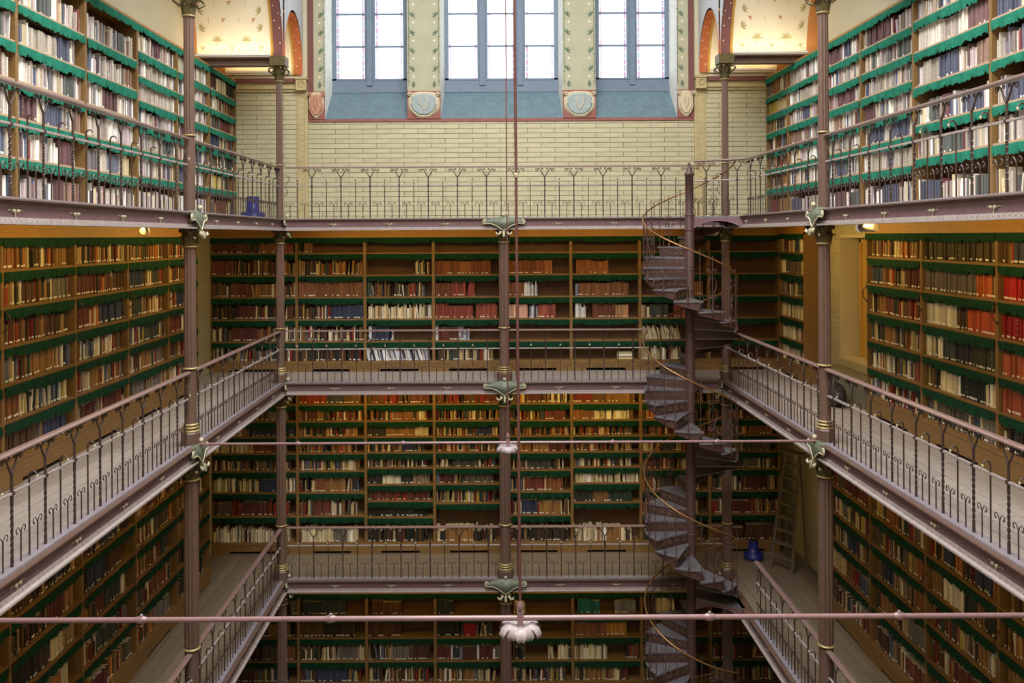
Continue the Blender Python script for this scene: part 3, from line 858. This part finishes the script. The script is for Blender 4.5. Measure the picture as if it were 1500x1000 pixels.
for i, (a, z) in enumerate(steps):
    k = .185 if i < 16 else (.199 if i < 35 else .2)
    tm, rm_, ro_ = TM[k]
    tr = put('tread', tm, st, (0, 0, z), a)
    put('riser', rm_, tr); tag(put('riser_scroll', ro_, tr), kind='stuff')
    if not (i in (16, 15) or i in (34, 35)):
        b = put('stair_baluster', SB, st, (0, 0, z), a+STEP*.5); put('baluster_scroll', SS, b)
        put('stair_baluster', SB, st, (0, 0, z-.06), a+STEP*.98)
def zh(th):
    q = th/STEP
    if q < 17: return F3-3.15/17*q
    if q < 36: return F2-(F2-F1)/19*(q-17)
    return F1-F1/19*(q-36)
def hand(t0, t1):
    m = MB(); n = int((t1-t0)/R(6)); pts = []
    for i in range(n+1):
        t = t0+(t1-t0)*i/n; pts.append((SR*math.cos(t), SR*math.sin(t), zh(t)+1.0))
    m.tube(pts, .017, 6); m.obj('handrail', 'brass_rail', st)
hand(R(-2), STEP*15.6); hand(STEP*16.9, STEP*34.6); hand(STEP*36.3, STEP*54)
# landings
def sector(z, a0, a1, rmax, gx=None):
    m = MB(); P = [(.07*math.cos(a0), .07*math.sin(a0))]
    n = 6
    for j in range(n+1):
        a = a0+(a1-a0)*j/n
        r = rmax
        if gx is not None and abs(math.cos(a)) > .2: r = gx/math.cos(a)
        P.append((r*math.cos(a), r*math.sin(a)))
    P.append((.07*math.cos(a1), .07*math.sin(a1)))
    k = len(P)
    m.add([(x, y, z) for x, y in P]+[(x, y, z-.03) for x, y in P], [tuple(range(k)), tuple(reversed(range(k, 2*k)))]+[(i, k+i, k+(i+1) % k, (i+1) % k) for i in range(k)])
    m.obj('landing', 'tread', st)
    for a in (a0, a1):
        r = gx/math.cos(a) if gx is not None else rmax
        mm = MB(); vs = []
        nn = 10
        for j in range(nn+1):
            rr = .07+(r-.07)*j/nn; u = 2*j/nn-1
            vs += [(rr*math.cos(a), rr*math.sin(a), z-.03), (rr*math.cos(a), rr*math.sin(a), z-.08-.14*abs(u)**2.2)]
        mm.add(vs, [(2*j, 2*j+1, 2*j+3, 2*j+2) for j in range(nn)])
        mm.tube([vs[2*j+1] for j in range(nn+1)], .012, 5)
        mm.obj('landing_bracket', 'web_paint', st)
GX = XC+HW-.06-SX
sector(F3, R(-32), R(30), None, GX); sector(F1, R(-32), R(30), None, GX)
sector(F2, R(62), R(150), SR+.02)
# landing guard rail, top gallery
def guard(a, z, L, label):
    t = thing('landing_railing', (SX+.09*math.cos(a), SY+.09*math.sin(a), z), a, label, 'railing')
    m = MB(); m.tube([(0, 0, 1.0), (L, 0, 1.0)], .02, 6); m.obj('top_rail', 'rail_paint', t)
    m = MB(); m.tube([(0, 0, .645), (L, 0, .645)], .013, 6); m.obj('middle_rail', 'flange', t)
    for k, nm in enumerate(['low_picket', 'forked_baluster', 'low_picket', 'hooked_baluster', 'low_picket', 'forked_baluster']):
        o = put(nm, PM[nm], t, (.09+.14*k, 0, 0))
        if nm == 'hooked_baluster': put('finial_flower', PM['finial_flower'], o)
guard(R(-32), F3, .92, 'short railing across the stair landing from newel to top gallery')

# ------------------------------------------------------------------ bookcases
VALS = {'green_cloth': [], 'green_cloth_dark': []}
for v in range(10):
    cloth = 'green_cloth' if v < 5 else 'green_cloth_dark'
    m = MB(); n = 60; vs = []; ph = random.uniform(0, 6)
    for i in range(n+1):
        x = i/n
        wob = .006*math.sin(x*40+ph)+.004*math.sin(x*97+2*ph)
        tooth = .018*(abs(((i*.5) % 1)-.5)*2) + (.03 if random.random() < .16 else 0)
        sag = .010*math.sin(x*7+ph)
        for z, yy in ((0, 0), (-.045, wob*.7), (-.085, wob*1.4), (-.130+tooth+sag, wob*2+.004)):
            vs.append((x, -.012+yy, z))
    m.add(vs, [(i*4+j, i*4+j+1, (i+1)*4+j+1, (i+1)*4+j) for i in range(n) for j in range(3)], 0, True)
    VALS[cloth].append(m.mesh('valance', cloth))
gm = MB(); gm.tube([(0, 0, 0), (0, -.03, .01), (0, -.065, .06), (0, -.075, .12), (0, -.055, .18), (0, -.02, .215), (0, 0, .22)], .008, 6)
gm.ball((0, -.01, -.005), .016, 0, 6, 4); gm.ball((0, -.01, .225), .016, 0, 6, 4)
GRIP = gm.mesh('grab_handle', 'iron_dark')

BOOKS = []
PAL_PALE = [((218,208,194),6),((200,188,174),6),((178,164,154),4),((156,144,140),3),((132,126,128),2),((236,230,222),6),((112,114,128),2),((168,138,122),2),((122,92,90),1),((98,106,98),1),((206,188,150),3),((130,72,74),1),((84,98,130),1),((192,174,178),4),((82,76,78),1)]
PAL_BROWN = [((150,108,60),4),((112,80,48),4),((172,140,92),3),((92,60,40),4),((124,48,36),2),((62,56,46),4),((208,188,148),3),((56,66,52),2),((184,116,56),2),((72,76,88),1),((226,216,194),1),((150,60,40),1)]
PAL_MIX = [((196,176,132),3),((130,96,58),3),((86,58,42),3),((130,46,38),2),((60,58,52),3),((222,212,190),3),((58,70,58),1),((90,96,112),2),((170,150,70),1),((150,130,110),2)]
PAL_CREAM = [((226,212,178),5),((206,190,150),4),((236,230,214),3),((150,110,80),1),((84,70,60),1),((176,160,120),2)]
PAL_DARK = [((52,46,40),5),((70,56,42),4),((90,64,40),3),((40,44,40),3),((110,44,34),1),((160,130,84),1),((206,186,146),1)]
PAL_WHITE = [((232,232,236),4),((196,200,210),3),((120,120,140),2),((60,62,74),2),((220,206,190),1)]
SERIES = [(116,64,52),(140,92,58),(98,54,46),(86,60,44),(70,74,66),(120,112,104),(150,110,64),(60,66,88),(96,84,70)]
def pick(p):
    t = sum(q for _, q in p); r = random.uniform(0, t)
    for c, q in p:
        r -= q
        if r <= 0: return c
    return p[0][0]
def cname(c):
    r, g, b = c; mx = max(c); mn = min(c)
    if mx-mn < 26: return 'white' if mx > 215 else 'pale-grey' if mx > 165 else 'grey' if mx > 110 else 'charcoal'
    if r > 195 and g > 170: return 'cream'
    if b >= r: return 'dark-blue'
    if g > r: return 'dark-green'
    if r > 110 and g < r*.5: return 'deep-red'
    if g < r*.66: return 'orange-brown' if r > 140 else 'dark-brown'
    return 'tan' if r > 140 else 'brown'
def fill(case, row, x0, x1, zb, hmax, spec):
    """spec = list of (from, to, palette or colour, mode) along the shelf"""
    M = case['M']; W = x1-x0; idx = 0
    for a, b, pal, mode in spec:
        x = x0+W*a; xe = x0+W*b; lean = 0.0; left = 0
        if mode == 'flat':
            z = zb
            for k in range(4):
                h = random.uniform(.025, .05)
                BOOKS.append(dict(M=M @ Matrix.Translation((x+W*.15, .05+random.uniform(0,.03), z)) @ Matrix.Rotation(R(90), 4, 'Y') @ Matrix.Translation((-h/2, 0, -.15)), w=h, h=random.uniform(.26, .34), d=.2, c=pick(pal), tagw=False, case=case, row=row, i=k, flat=True)); z += h
            continue
        ser_c = None; ser_n = 0; ser_h = .25; ser_w = .03
        while x < xe-.012:
            if ser_n > 0:
                c = ser_c; h = ser_h*random.uniform(.985, 1.01); wd = ser_w*random.uniform(.9, 1.1); ser_n -= 1
            else:
                if mode == 'set' or (mode != 'lean' and random.random() < .05):
                    ser_n = random.randint(6, 16); ser_c = pick(pal) if mode == 'set' else random.choice(SERIES if pal is not PAL_PALE else [(150,120,104),(110,80,82),(96,100,96),(176,166,150),(90,92,110)])
                    ser_h = random.uniform(.68, .86)*hmax; ser_w = random.uniform(.026, .05)
                    continue
                c = pick(pal); h = random.uniform(.56, .90)*hmax; wd = random.choice((.016, .022, .028, .034, .042, .055)) * random.uniform(.85, 1.2)
                if random.random() < .07 and mode == 'full':
                    x += random.uniform(.01, .04)
            if x+wd > xe: wd = xe-x
            if mode == 'lean': lean = R(random.uniform(10, 20))
            elif random.random() < .07 and ser_n == 0: lean = R(random.uniform(3, 9))*random.choice((-1, 1)); x += .02
            else: lean = R(random.uniform(-.8, .8))
            if wd < .012: break
            f = random.uniform(.88, 1.12); cc = tuple(max(4, min(250, v*f)) for v in c)
            px = x+wd/2 + (abs(math.sin(lean))*h*.5)*(1 if lean < 0 else -1 if mode == 'lean' else 0)*.5
            yo = .035+random.uniform(0, .035)
            BOOKS.append(dict(M=M @ Matrix.Translation((px, yo, zb+abs(math.sin(lean))*wd*.5)) @ Matrix.Rotation(-lean, 4, 'Y'), w=wd, h=h, d=random.uniform(.15, .21), c=cc, tagw=(random.random() < case['tags']), case=case, row=row, i=idx, flat=False))
            x += wd*(1.0+.02) + (.012 if abs(lean) > R(3) and mode != 'lean' else 0); idx += 1
def bookcase(loc, rz, W, zs, ztop, label, group, specs, side, level, tags=.5, case_txt='', grip=False, frieze=None, mt='oak'):
    """zs: shelf surfaces above the floor from the top down (last = lowest)"""
    t = thing('bookcase', loc, rz, label, 'bookcase', group)
    u = .03; D = .36
    M = Matrix.Translation(loc) @ Matrix.Rotation(rz, 4, 'Z')
    for x in (0, W-u):
        m = MB(); m.box(x, x+u, 0, D, 0, ztop); up = m.obj('upright', mt, t)
        if grip and x == 0: put('grab_handle', GRIP, up, (x+u, -.0, 1.78))
    m = MB(); m.box(u, W-u, D-.02, D, .1, ztop); m.obj('back_panel', 'oak_back', t)
    for k, z in enumerate(zs):
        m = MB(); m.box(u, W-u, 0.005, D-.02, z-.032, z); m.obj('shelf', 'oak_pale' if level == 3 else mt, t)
    pz = zs[-1]-.032
    m = MB(); m.box(0, W, -.02, .02, pz-.02, pz+.012)
    m.box(0, W, -.012, .012, min(.06, pz*.4), pz-.02)
    m.box(0, W*.22, -.012, .012, 0, min(.06, pz*.4)); m.box(W*.78, W, -.012, .012, 0, min(.06, pz*.4))
    m.obj('plinth', mt, t)
    tops = [ztop]+[z-.030 for z in zs[:-1]]
    for k, z in enumerate(tops):
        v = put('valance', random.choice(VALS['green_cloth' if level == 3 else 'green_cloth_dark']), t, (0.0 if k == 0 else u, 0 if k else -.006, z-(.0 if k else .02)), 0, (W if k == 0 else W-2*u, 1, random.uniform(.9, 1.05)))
    m = MB(); m.box(0, W, -.02, D, ztop-.025, ztop+.01)
    if frieze: 
        m.box(0, W, -.01, .03, ztop+.01, ztop+frieze); m.box(0, W, -.035, -.01, ztop+.035, ztop+.05); m.box(0, W, -.03, -.01, ztop+frieze-.035, ztop+frieze)
        m.box(0, W, -.022, -.01, ztop+.07, ztop+.082)
    m.obj('cornice', 'oak_lit', t)
    case = dict(M=M, tags=tags, txt=case_txt, side=side, level=level)
    for k, z in enumerate(zs):
        top = tops[k]
        if specs[k]: fill(case, k, u+.008, W-u-.008, z, min(.37, (top-z)*.93), specs[k])
    return t
def rel(fz, zl): return [CZ+z-fz for z in zl]
full = lambda p: [(0, 1, p, 'full')]
def mostly(p): return [(0, random.uniform(.93, 1), p, 'full')]
sides_txt = {'L': 'opposite stair', 'R': 'stair side', 'B': 'window wall'}
# --- top gallery
for side in 'LR':
    ys = {'L': [18.74, 16.98, 15.26, 13.54, 11.82, 10.10, 8.38, 6.66], 'R': [18.74, 17.4, 15.67, 13.94, 12.2, 10.3, 8.5, 6.7]}[side]
    for k in range(len(ys)-1):
        y1, y0 = ys[k], ys[k+1]; W = y1-y0
        zl = [2.90, 2.52, 2.14, 1.76, 1.38, .97, .42] if k in (0, 1, 2) or (side == 'R' and k == 3) else ([2.72, 2.26, 1.82, 1.39, .93, .42] if side == 'L' else [2.93, 2.50, 2.02, 1.49, 1.04, .42])
        zs = rel(F3, zl); ztop = CZ+3.31-F3
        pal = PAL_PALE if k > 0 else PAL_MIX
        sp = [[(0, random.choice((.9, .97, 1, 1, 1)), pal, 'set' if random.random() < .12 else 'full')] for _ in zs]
        lab = 'oak bookcase with bright green valances, top gallery %s, %s from window wall' % (sides_txt[side], ORD[k])
        loc, rz = ((XC-HS, y0, F3), R(90)) if side == 'L' else ((XC+HS, y1, F3), R(-90))
        bookcase(loc, rz, W, zs, ztop, lab, 'top gallery bookcases', sp, side, 3, .12, '%s case from window, top gallery, %s' % (ORD[k], sides_txt[side]))
# --- middle gallery sides
ZL2 = [-.35, -.77, -1.21, -1.64, -2.06, -2.50]
for side in 'LR':
    ys = {'L': [16.24, 14.80, 13.15, 11.5, 9.78, 8.05, 6.4], 'R': [13.75, 12.0, 10.2, 8.42, 6.7]}[side]
    for k in range(len(ys)-1):
        y1, y0 = ys[k], ys[k+1]; W = y1-y0; zs = rel(F2, ZL2)
        sp = []
        for r in range(6):
            s = [(0, random.choice((.92, .97, 1, 1)), PAL_BROWN if r < 3 else PAL_MIX, 'full')]
            if side == 'R' and k == 1:
                s = [[(0, 1, [((70,60,44),3),((84,70,48),2)], 'set')], [(0, .72, [((104,94,90),1)], 'set'), (.72, .9, [((196,100,50),1)], 'set'), (.9, 1, PAL_BROWN, 'full')],
                     [(0, .45, [((206,194,172),1),((196,186,166),1)], 'set'), (.45, .58, PAL_DARK, 'full'), (.58, 1, [((176,78,44),1)], 'set')],
                     [(0, .42, PAL_CREAM, 'full'), (.42, .66, [((56,50,52),1)], 'set'), (.66, 1, [((70,66,50),1)], 'set')],
                     [(0, .2, PAL_MIX, 'full'), (.2, .5, PAL_CREAM, 'set'), (.5, .82, PAL_DARK, 'set'), (.82, 1, PAL_CREAM, 'full')], [(0, 1, PAL_MIX, 'full')]][r]
            if side == 'R' and k == 2:
                s = [[(0, 1, PAL_BROWN, 'full')], [(0, 1, [((176,34,34),1)], 'set')], [(0, .6, [((140,34,32),1)], 'set'), (.6, 1, PAL_BROWN, 'full')], [(0, 1, [((176,92,60),1)], 'set')], [(0, .7, [((160,80,56),1)], 'set'), (.7, 1, PAL_BROWN, 'full')], [(0, 1, PAL_DARK, 'full')]][r]
            sp.append(s)
        lab = 'oak bookcase with dark green valances, middle gallery %s, %s from window wall' % (sides_txt[side], ORD[k + (1 if side == 'R' else 0)])
        loc, rz = ((XC-HS, y0, F2), R(90)) if side == 'L' else ((XC+HS, y1, F2), R(-90))
        bookcase(loc, rz, W, zs, CZ+.03-F2, lab, 'middle gallery bookcases', sp, side, 2, .75, '%s case from window, middle gallery, %s' % (ORD[k + (1 if side == 'R' else 0)], sides_txt[side]), grip=True, frieze=.12)
bookcase((XC+HS, 17.95, F2), R(-90), 1.42, rel(F2, ZL2), CZ+.03-F2, 'narrow oak bookcase with plain end panel beside the doorway recess, middle gallery', 'middle gallery bookcases', [full(PAL_CREAM if k != 2 else PAL_MIX) for k in range(6)], 'R', 2, .3, 'narrow case by doorway, middle gallery', frieze=.12)
# --- lower gallery sides
ZL1 = [-3.42, -3.86, -4.32, -4.78, -5.24, -5.74, -6.30]
for side in 'LR':
    ys = {'L': [16.86, 15.15, 13.4, 11.65, 9.9, 8.15], 'R': [15.42, 13.68, 11.92, 10.2, 8.45]}[side]
    for k in range(len(ys)-1):
        y1, y0 = ys[k], ys[k+1]; W = y1-y0
        sp = []
        for r in range(7):
            a = random.uniform(0, .1); b = random.uniform(.75, 1) if side == 'L' else random.uniform(.9, 1)
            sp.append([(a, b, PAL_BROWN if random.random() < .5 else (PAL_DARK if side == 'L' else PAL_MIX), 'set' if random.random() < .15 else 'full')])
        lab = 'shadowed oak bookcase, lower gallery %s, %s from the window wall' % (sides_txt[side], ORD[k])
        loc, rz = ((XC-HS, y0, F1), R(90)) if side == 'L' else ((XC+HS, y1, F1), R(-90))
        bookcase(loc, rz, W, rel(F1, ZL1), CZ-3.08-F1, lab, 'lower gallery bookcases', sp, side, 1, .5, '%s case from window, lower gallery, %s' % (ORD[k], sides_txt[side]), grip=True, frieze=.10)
# --- window wall bookcases
XB = [(p-722)/(FPX/YS) for p in (307, 434, 534, 634.5, 735.5, 836, 937, 1038, 1141)]
O1 = [((160,104,60),1),((146,90,52),1),((128,76,44),1)]; RD = [((152,82,68),1),((140,70,60),1)]; MR = [((116,70,52),1),((132,88,62),1)]
F = 'full'; S = 'set'
E = []
L2B = [
 [[(0,1,PAL_BROWN,F)], [(0,.2,PAL_DARK,F)], E, E, E, E, E, E],
 [[(0,1,PAL_BROWN,F)], [(0,1,PAL_BROWN,F)], [(.72,.98,PAL_MIX,F)], [(0,.85,O1,S)], [(0,.74,O1,S)], [(.06,.56,O1,S)], [(.0,.15,O1,F)], E],
 [[(0,1,PAL_BROWN,F)], [(0,1,MR,S)], [(0,.9,PAL_MIX,F)], [(0,.25,MR,S),(.25,.6,RD,S)], [(.08,.3,MR,S),(.3,.52,PAL_WHITE,F)], [(.04,.1,PAL_WHITE,F),(.1,.86,MR,S)], [(.7,.95,O1,S)], E],
 [[(0,1,PAL_DARK,F)], [(0,1,PAL_MIX,F)], [(0,1,PAL_CREAM,F)], [(0,.58,RD,S),(.62,.95,RD,S)], [(0,.36,[((214,170,150),1)],S),(.36,.52,PAL_WHITE,F),(.52,.8,RD,S)], [(.04,.2,PAL_WHITE,F),(.3,.66,MR,S),(.66,.86,[((190,120,110),1),((170,130,90),1)],S)], [(0,.42,PAL_CREAM,F),(.5,.8,RD,S)], E],
 [[(0,1,PAL_MIX,F)], [(0,1,PAL_MIX,F)], [(.02,.4,PAL_WHITE,F)], [(0,.52,PAL_WHITE,F)], E, E, [(0,.62,PAL_CREAM,'lean')], E],
 [[(0,1,PAL_MIX,F)], [(0,.96,PAL_DARK,F)], [(.02,.98,PAL_WHITE,'lean')], [(0,.88,PAL_MIX,F)], E, [(.65,.95,PAL_CREAM,'flat')], [(0,.62,PAL_CREAM,F)], E]]
ZLB2 = [-.34, -.80, -1.26, -1.72, -2.18, -2.60]
for k in range(8):
    W = XB[k+1]-XB[k]
    bookcase((XB[k], YS, F2), 0, W, rel(F2, ZLB2), CZ+.0-F2, 'oak bookcase under the windows, middle gallery, %s of eight from corner opposite stair' % ORD[k], 'window wall bookcases', [L2B[r][k] for r in range(6)], 'B', 2, .5, '%s window wall case, middle gallery' % ORD[k], frieze=.14)
LA = [-3.49, -3.84, -4.17, -4.51, -4.88, -5.33, -5.82, -6.38]; LBb = [-3.49, -3.84, -4.17, -4.50, -4.82, -5.17, -5.51, -5.85, -6.38]
for k in range(8):
    W = XB[k+1]-XB[k]; zl = LBb if k in (2,) else (LA if k not in (3, 5) else [-3.49, -3.84, -4.17, -4.50, -4.82, -5.16, -5.56, -6.38])
    sp = []
    for r in range(len(zl)):
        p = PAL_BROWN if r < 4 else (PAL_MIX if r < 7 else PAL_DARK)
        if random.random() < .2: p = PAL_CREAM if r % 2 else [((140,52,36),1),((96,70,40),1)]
        sp.append([(0, random.uniform(.86, 1), p if k < 6 else PAL_BROWN, 'set' if random.random() < .15 else 'full')])
    bookcase((XB[k], YS, F1), 0, W, rel(F1, zl), CZ-3.10-F1, 'oak bookcase under the windows, lower gallery, %s of eight from corner opposite stair' % ORD[k], 'window wall bookcases', sp, 'B', 1, .45, '%s window wall case, lower gallery' % ORD[k], frieze=.10)
GRY = [((96,100,104),1)]; TEAL = [((40,110,110),1)]; GB = [((120,124,134),1)]
L0B = [
 [[(0,1,PAL_DARK,F)], [(.03,.7,[((60,64,60),1)],S)], [(.05,.5,[((96,62,38),1)],S)], [(0,.25,[((52,60,50),1)],S)], [(.12,.3,PAL_CREAM,F)], [(.05,.4,TEAL,S),(.62,.95,GB,S)], [(.2,.5,PAL_CREAM,F)], E],
 [[(0,1,PAL_DARK,F)], [(0,.85,PAL_DARK,S)], [(0,.5,[((84,54,34),1)],S)], [(0,.4,PAL_DARK,S),(.4,.6,[((150,40,36),1)],S),(.6,.85,PAL_MIX,F)], E, [(0,.5,MR,S),(.5,.8,[((180,130,60),1)],S)], [(0,.3,MR,S)], [(0,.9,MR,S)]],
 [[(0,1,PAL_DARK,F)], [(0,1,PAL_MIX,F)], [(0,.95,PAL_MIX,F)], [(0,1,PAL_WHITE,F)], [(.05,.3,PAL_DARK,F),(.65,1,PAL_CREAM,F)], [(0,.5,PAL_CREAM,F),(.8,1,PAL_MIX,F)], [(0,.3,PAL_MIX,F)], [(0,.8,PAL_BROWN,F)]]]
for k in range(8):
    W = XB[k+1]-XB[k]; zl = [-7.9, -8.36, -8.85, -9.30, -9.76, -10.2]
    sp = [L0B[r][k] if r < 3 else [(0, random.uniform(.8, 1), PAL_MIX, F)] for r in range(6)]
    bookcase((XB[k], YS, F0), 0, W, rel(F0, zl), CZ-7.42-F0, 'oak bookcase on the ground floor, %s of eight from corner opposite stair' % ORD[k], 'window wall bookcases', sp, 'B', 0, .6, '%s window wall case, ground floor' % ORD[k], frieze=.1)

# ------------------------------------------------------------------ books: 300 that show largest singly, the rest as one mass
def project(p):
    if p[1] < .5: return None
    return (722+FPX*p[0]/p[1], 345-FPX*(p[2]-CZ)/p[1])
def shows(b):
    c = b['M'] @ Vector((0, 0, b['h']*.5)); z = c.z-CZ
    for fz in (F3, F2, F1):
        q = fz-CZ
        if abs(q) > 1e-6 and 0 < q/z < 1 if abs(z) > 1e-6 else False:
            t = q/z
            if abs(c.x*t-XC) > HW or c.y*t > YB: return 0
    A = [project(b['M'] @ Vector((s*b['w']/2, 0, zz))) for s in (-1, 1) for zz in (0, b['h'])]
    if any(a is None or not (2 < a[0] < 1498 and 2 < a[1] < 998) for a in A): return 0
    return abs(A[2][0]-A[0][0])*abs(A[1][1]-A[0][1])
for b in BOOKS: b['s'] = 0 if b['flat'] else shows(b)
order = sorted(range(len(BOOKS)), key=lambda i: -BOOKS[i]['s'])
single = set(order[:300])
def book_geo():
    fr = [(-.5, .045), (-.3, .008), (0, 0), (.3, .008), (.5, .045)]
    vs = [(x, y, 0) for x, y in fr]+[(.5, 1, 0), (-.5, 1, 0)]
    n = len(vs); vs = vs+[(x, y, 1) for x, y, _ in vs]
    fs = [(i, i+1, n+i+1, n+i) for i in range(n-1)] + [(n-1, 0, n, 2*n-1)]
    return vs, fs, tuple(range(n, 2*n)), tuple(reversed(range(n)))
BV, BF, BT, BB = book_geo()
bmesh_ = MB(); bmesh_.add(BV, BF+[BB], 0); bmesh_.add(BV, [BT], 1)
BOOKME = bmesh_.mesh('book', ['book_cover', 'paper'])
tm_ = MB(); tm_.add([(-.36, -.004, .055), (.36, -.004, .055), (.36, -.004, .14), (-.36, -.004, .14), (-.36, .03, .055), (.36, .03, .055), (.36, .03, .14), (-.36, .03, .14)], [(0,1,2,3), (4,0,3,7), (1,5,6,2), (3,2,6,7), (4,5,1,0)])
TAGME = tm_.mesh('spine_label', 'tag_white')
bd_ = MB()
for z in (.25, .5, .75, .88): bd_.add([(-.42, .012, z), (-.28, -.004, z), (.28, -.004, z), (.42, .012, z), (-.42, .012, z+.018), (-.28, -.004, z+.018), (.28, -.004, z+.018), (.42, .012, z+.018)], [(0,1,5,4), (1,2,6,5), (2,3,7,6)])
BANDME = bd_.mesh('spine_band', 'leaf_gold')
for i in sorted(single):
    b = BOOKS[i]
    o = bpy.data.objects.new('book', BOOKME); C.objects.link(o)
    o.matrix_world = b['M'] @ Matrix.Diagonal((b['w'], b['d'], b['h'], 1))
    o.color = (*lin(b['c']), 1)
    sh = ORD[b['row']]; cs = b['case']['txt']
    end = 'far' if b['case']['side'] == 'R' else 'near'
    tag(o, '%s book, %d%s from %s end, %s shelf, %s' % (cname(b['c']), b['i']+1, {1: 'st', 2: 'nd', 3: 'rd'}.get((b['i']+1) % 10 if (b['i']+1) % 100 not in (11, 12, 13) else 0, 'th'), 'window' if end == 'far' else 'column', sh, cs), 'book', 'books on the shelves')
    if b['tagw']: put('spine_label', TAGME, o)
    elif (i*7) % 3 == 0: tag(put('spine_band', BANDME, o), kind='stuff')
vs = []; fs = []; cols = []
PAPER = lin((206, 190, 158)); WH = lin((240, 236, 226))
for i, b in enumerate(BOOKS):
    if i in single: continue
    M = b['M'] @ Matrix.Diagonal((b['w'], b['d'], b['h'], 1)); o = len(vs)
    vs += [tuple(M @ Vector(p)) for p in BV]; cl = lin(b['c'])
    for f in BF: fs.append([o+k for k in f]); cols.append(cl)
    fs.append([o+k for k in BT]); cols.append(PAPER)
    if b['flat']: fs.append([o+k for k in BB]); cols.append(cl)
    extra = []
    if b['tagw']: extra.append((.055, .14, WH))
    elif (i*7) % 3 == 0 and b['s'] > 30:
        for z in (.28, .75): extra.append((z, z+.02, tuple(min(1, v*1.8+.03) for v in cl)))
    for z0, z1, cc in extra:
        o = len(vs); vs += [tuple(M @ Vector(p)) for p in ((-.36, -.006, z0), (.36, -.006, z0), (.36, -.006, z1), (-.36, -.006, z1), (-.36, .03, z0), (.36, .03, z0), (.36, .03, z1), (-.36, .03, z1))]
        for f in ((0,1,2,3), (4,0,3,7), (1,5,6,2), (3,2,6,7)): fs.append([o+k for k in f]); cols.append(cc)
me = bpy.data.meshes.new('books'); me.from_pydata(vs, [], fs)
me.materials.append(MATS['book_mass'])
ca = me.color_attributes.new('Col', 'FLOAT_COLOR', 'CORNER')
buf = []
for p, cc in zip(me.polygons, cols): buf += [*cc, 1.0]*p.loop_total
ca.data.foreach_set('color', buf); me.update()
mass = bpy.data.objects.new('books', me); C.objects.link(mass)
tag(mass, 'thousands of old books packed on all the farther library shelves', 'books', kind='stuff')
print('books', len(BOOKS))

# ------------------------------------------------------------------ small things
def stool(loc, rz, label, k=1.0):
    t = thing('step_stool', loc, rz, label, 'stool'); t.scale = (k, k, k)
    m = MB(); m.lathe([(.24, 0), (.24, .15), (.13, .17), (.12, .40), (.125, .44), (.12, .46)], 18); m.obj('body', 'blue_plastic', t)
    m = MB(); m.lathe([(.125, .46), (.125, .475)], 18); m.obj('top_pad', 'dark_cloth', t)
    m = MB(); m.lathe([(.25, .0), (.25, .035)], 18); m.obj('rubber_skirt', 'dark_cloth', t)
stool((XC-4.98, 17.6, F3), 0, 'round blue library step stool in the corner of the top gallery')
stool((5.28, 17.95, F1), 0, 'round blue library step stool behind the stair on the lower gallery', .8)
# step ladder on the lower gallery
t = thing('step_ladder', (5.62, 17.3, F1), R(-50), 'grey wooden step ladder standing open on the lower gallery by the wall', 'ladder')
for s in (-1, 1):
    m = MB(); p0, p1 = Vector((s*.24, 0, 0)), Vector((s*.15, .45, 2.25))
    m.tube([p0, p1], .035, 4); m.obj('side_rail', 'grey_wood', t)
    m = MB(); m.tube([(s*.22, .56, 0), (s*.15, .47, 2.2)], .026, 4); m.obj('rear_leg', 'grey_wood', t)
for k in range(1, 9):
    f = k/9; m = MB(); hwid = .24-.09*f; m.box(-hwid, hwid, .45*f-.05, .45*f+.07, 2.25*f-.012, 2.25*f+.016); m.obj('step', 'grey_wood', t)
m = MB(); m.box(-.2, .2, .38, .6, 2.23, 2.26); m.obj('top_plate', 'grey_wood', t)
# radiator box under the doorway recess with a dark bag before it
t = thing('bench_cover', (XR-.345, 14.1, F2), 0, 'grey boxed ledge under the doorway recess on the middle gallery', 'ledge')
m = MB(); m.box(0, .31, 0, 1.8, 0, .42); m.obj('box_body', 'cover_grey', t)
m = MB(); m.box(-.03, .315, -.02, 1.82, .42, .46); m.obj('box_top', 'cover_grey', t)
t = thing('dark_bag', (5.62, 14.55, F2), R(80), 'dark slumped bag lying on the floor before the grey ledge', 'bag')
m = MB(); n = 14; vs = []
for j in range(9):
    p = math.pi*j/8
    for i in range(n):
        a = 2*math.pi*i/n; k = 1+.08*math.sin(3*a+j)
        vs.append((.42*math.sin(p)*math.cos(a)*k, .2*math.sin(p)*math.sin(a)*k, max(0, .17-.19*math.cos(p)*k)))
m.add(vs, [(j*n+i, j*n+(i+1) % n, (j+1)*n+(i+1) % n, (j+1)*n+i) for j in range(8) for i in range(n)], 0, True); m.obj('body', 'dark_cloth', t)
m = MB(); m.tube([(-.2, 0, .33), (-.15, 0, .44), (0, .0, .48), (.15, 0, .44), (.2, 0, .33)], .014, 6); m.obj('carry_strap', 'dark_cloth', t)
# emergency light fittings
def fitting(loc, rz, label):
    t = thing('wall_lamp', loc, rz, label, 'lamp')
    m = MB(); m.lathe([(.04, 0), (.055, .02), (.06, .22), (.05, .28)], 14); o = m.obj('lamp_body', 'flange', t); o.rotation_euler = (R(90), 0, 0)
    m = MB(); m.ball((0, .0, 0), .058, 0, 12, 6); m.obj('lamp_lens', 'lens_glow', t)
    m = MB(); m.box(-.012, .012, -.2, -.17, .04, .14); m.obj('lamp_stem', 'iron', t)
fitting((XC-HW-.32, 11.2, F3-.25), R(20), 'small round lamp fitting under the top gallery opposite the stair')
fitting((XC+HW+.22, 11.3, F3-.25), R(20), 'small round lamp fitting under the top gallery near the doorway recess')
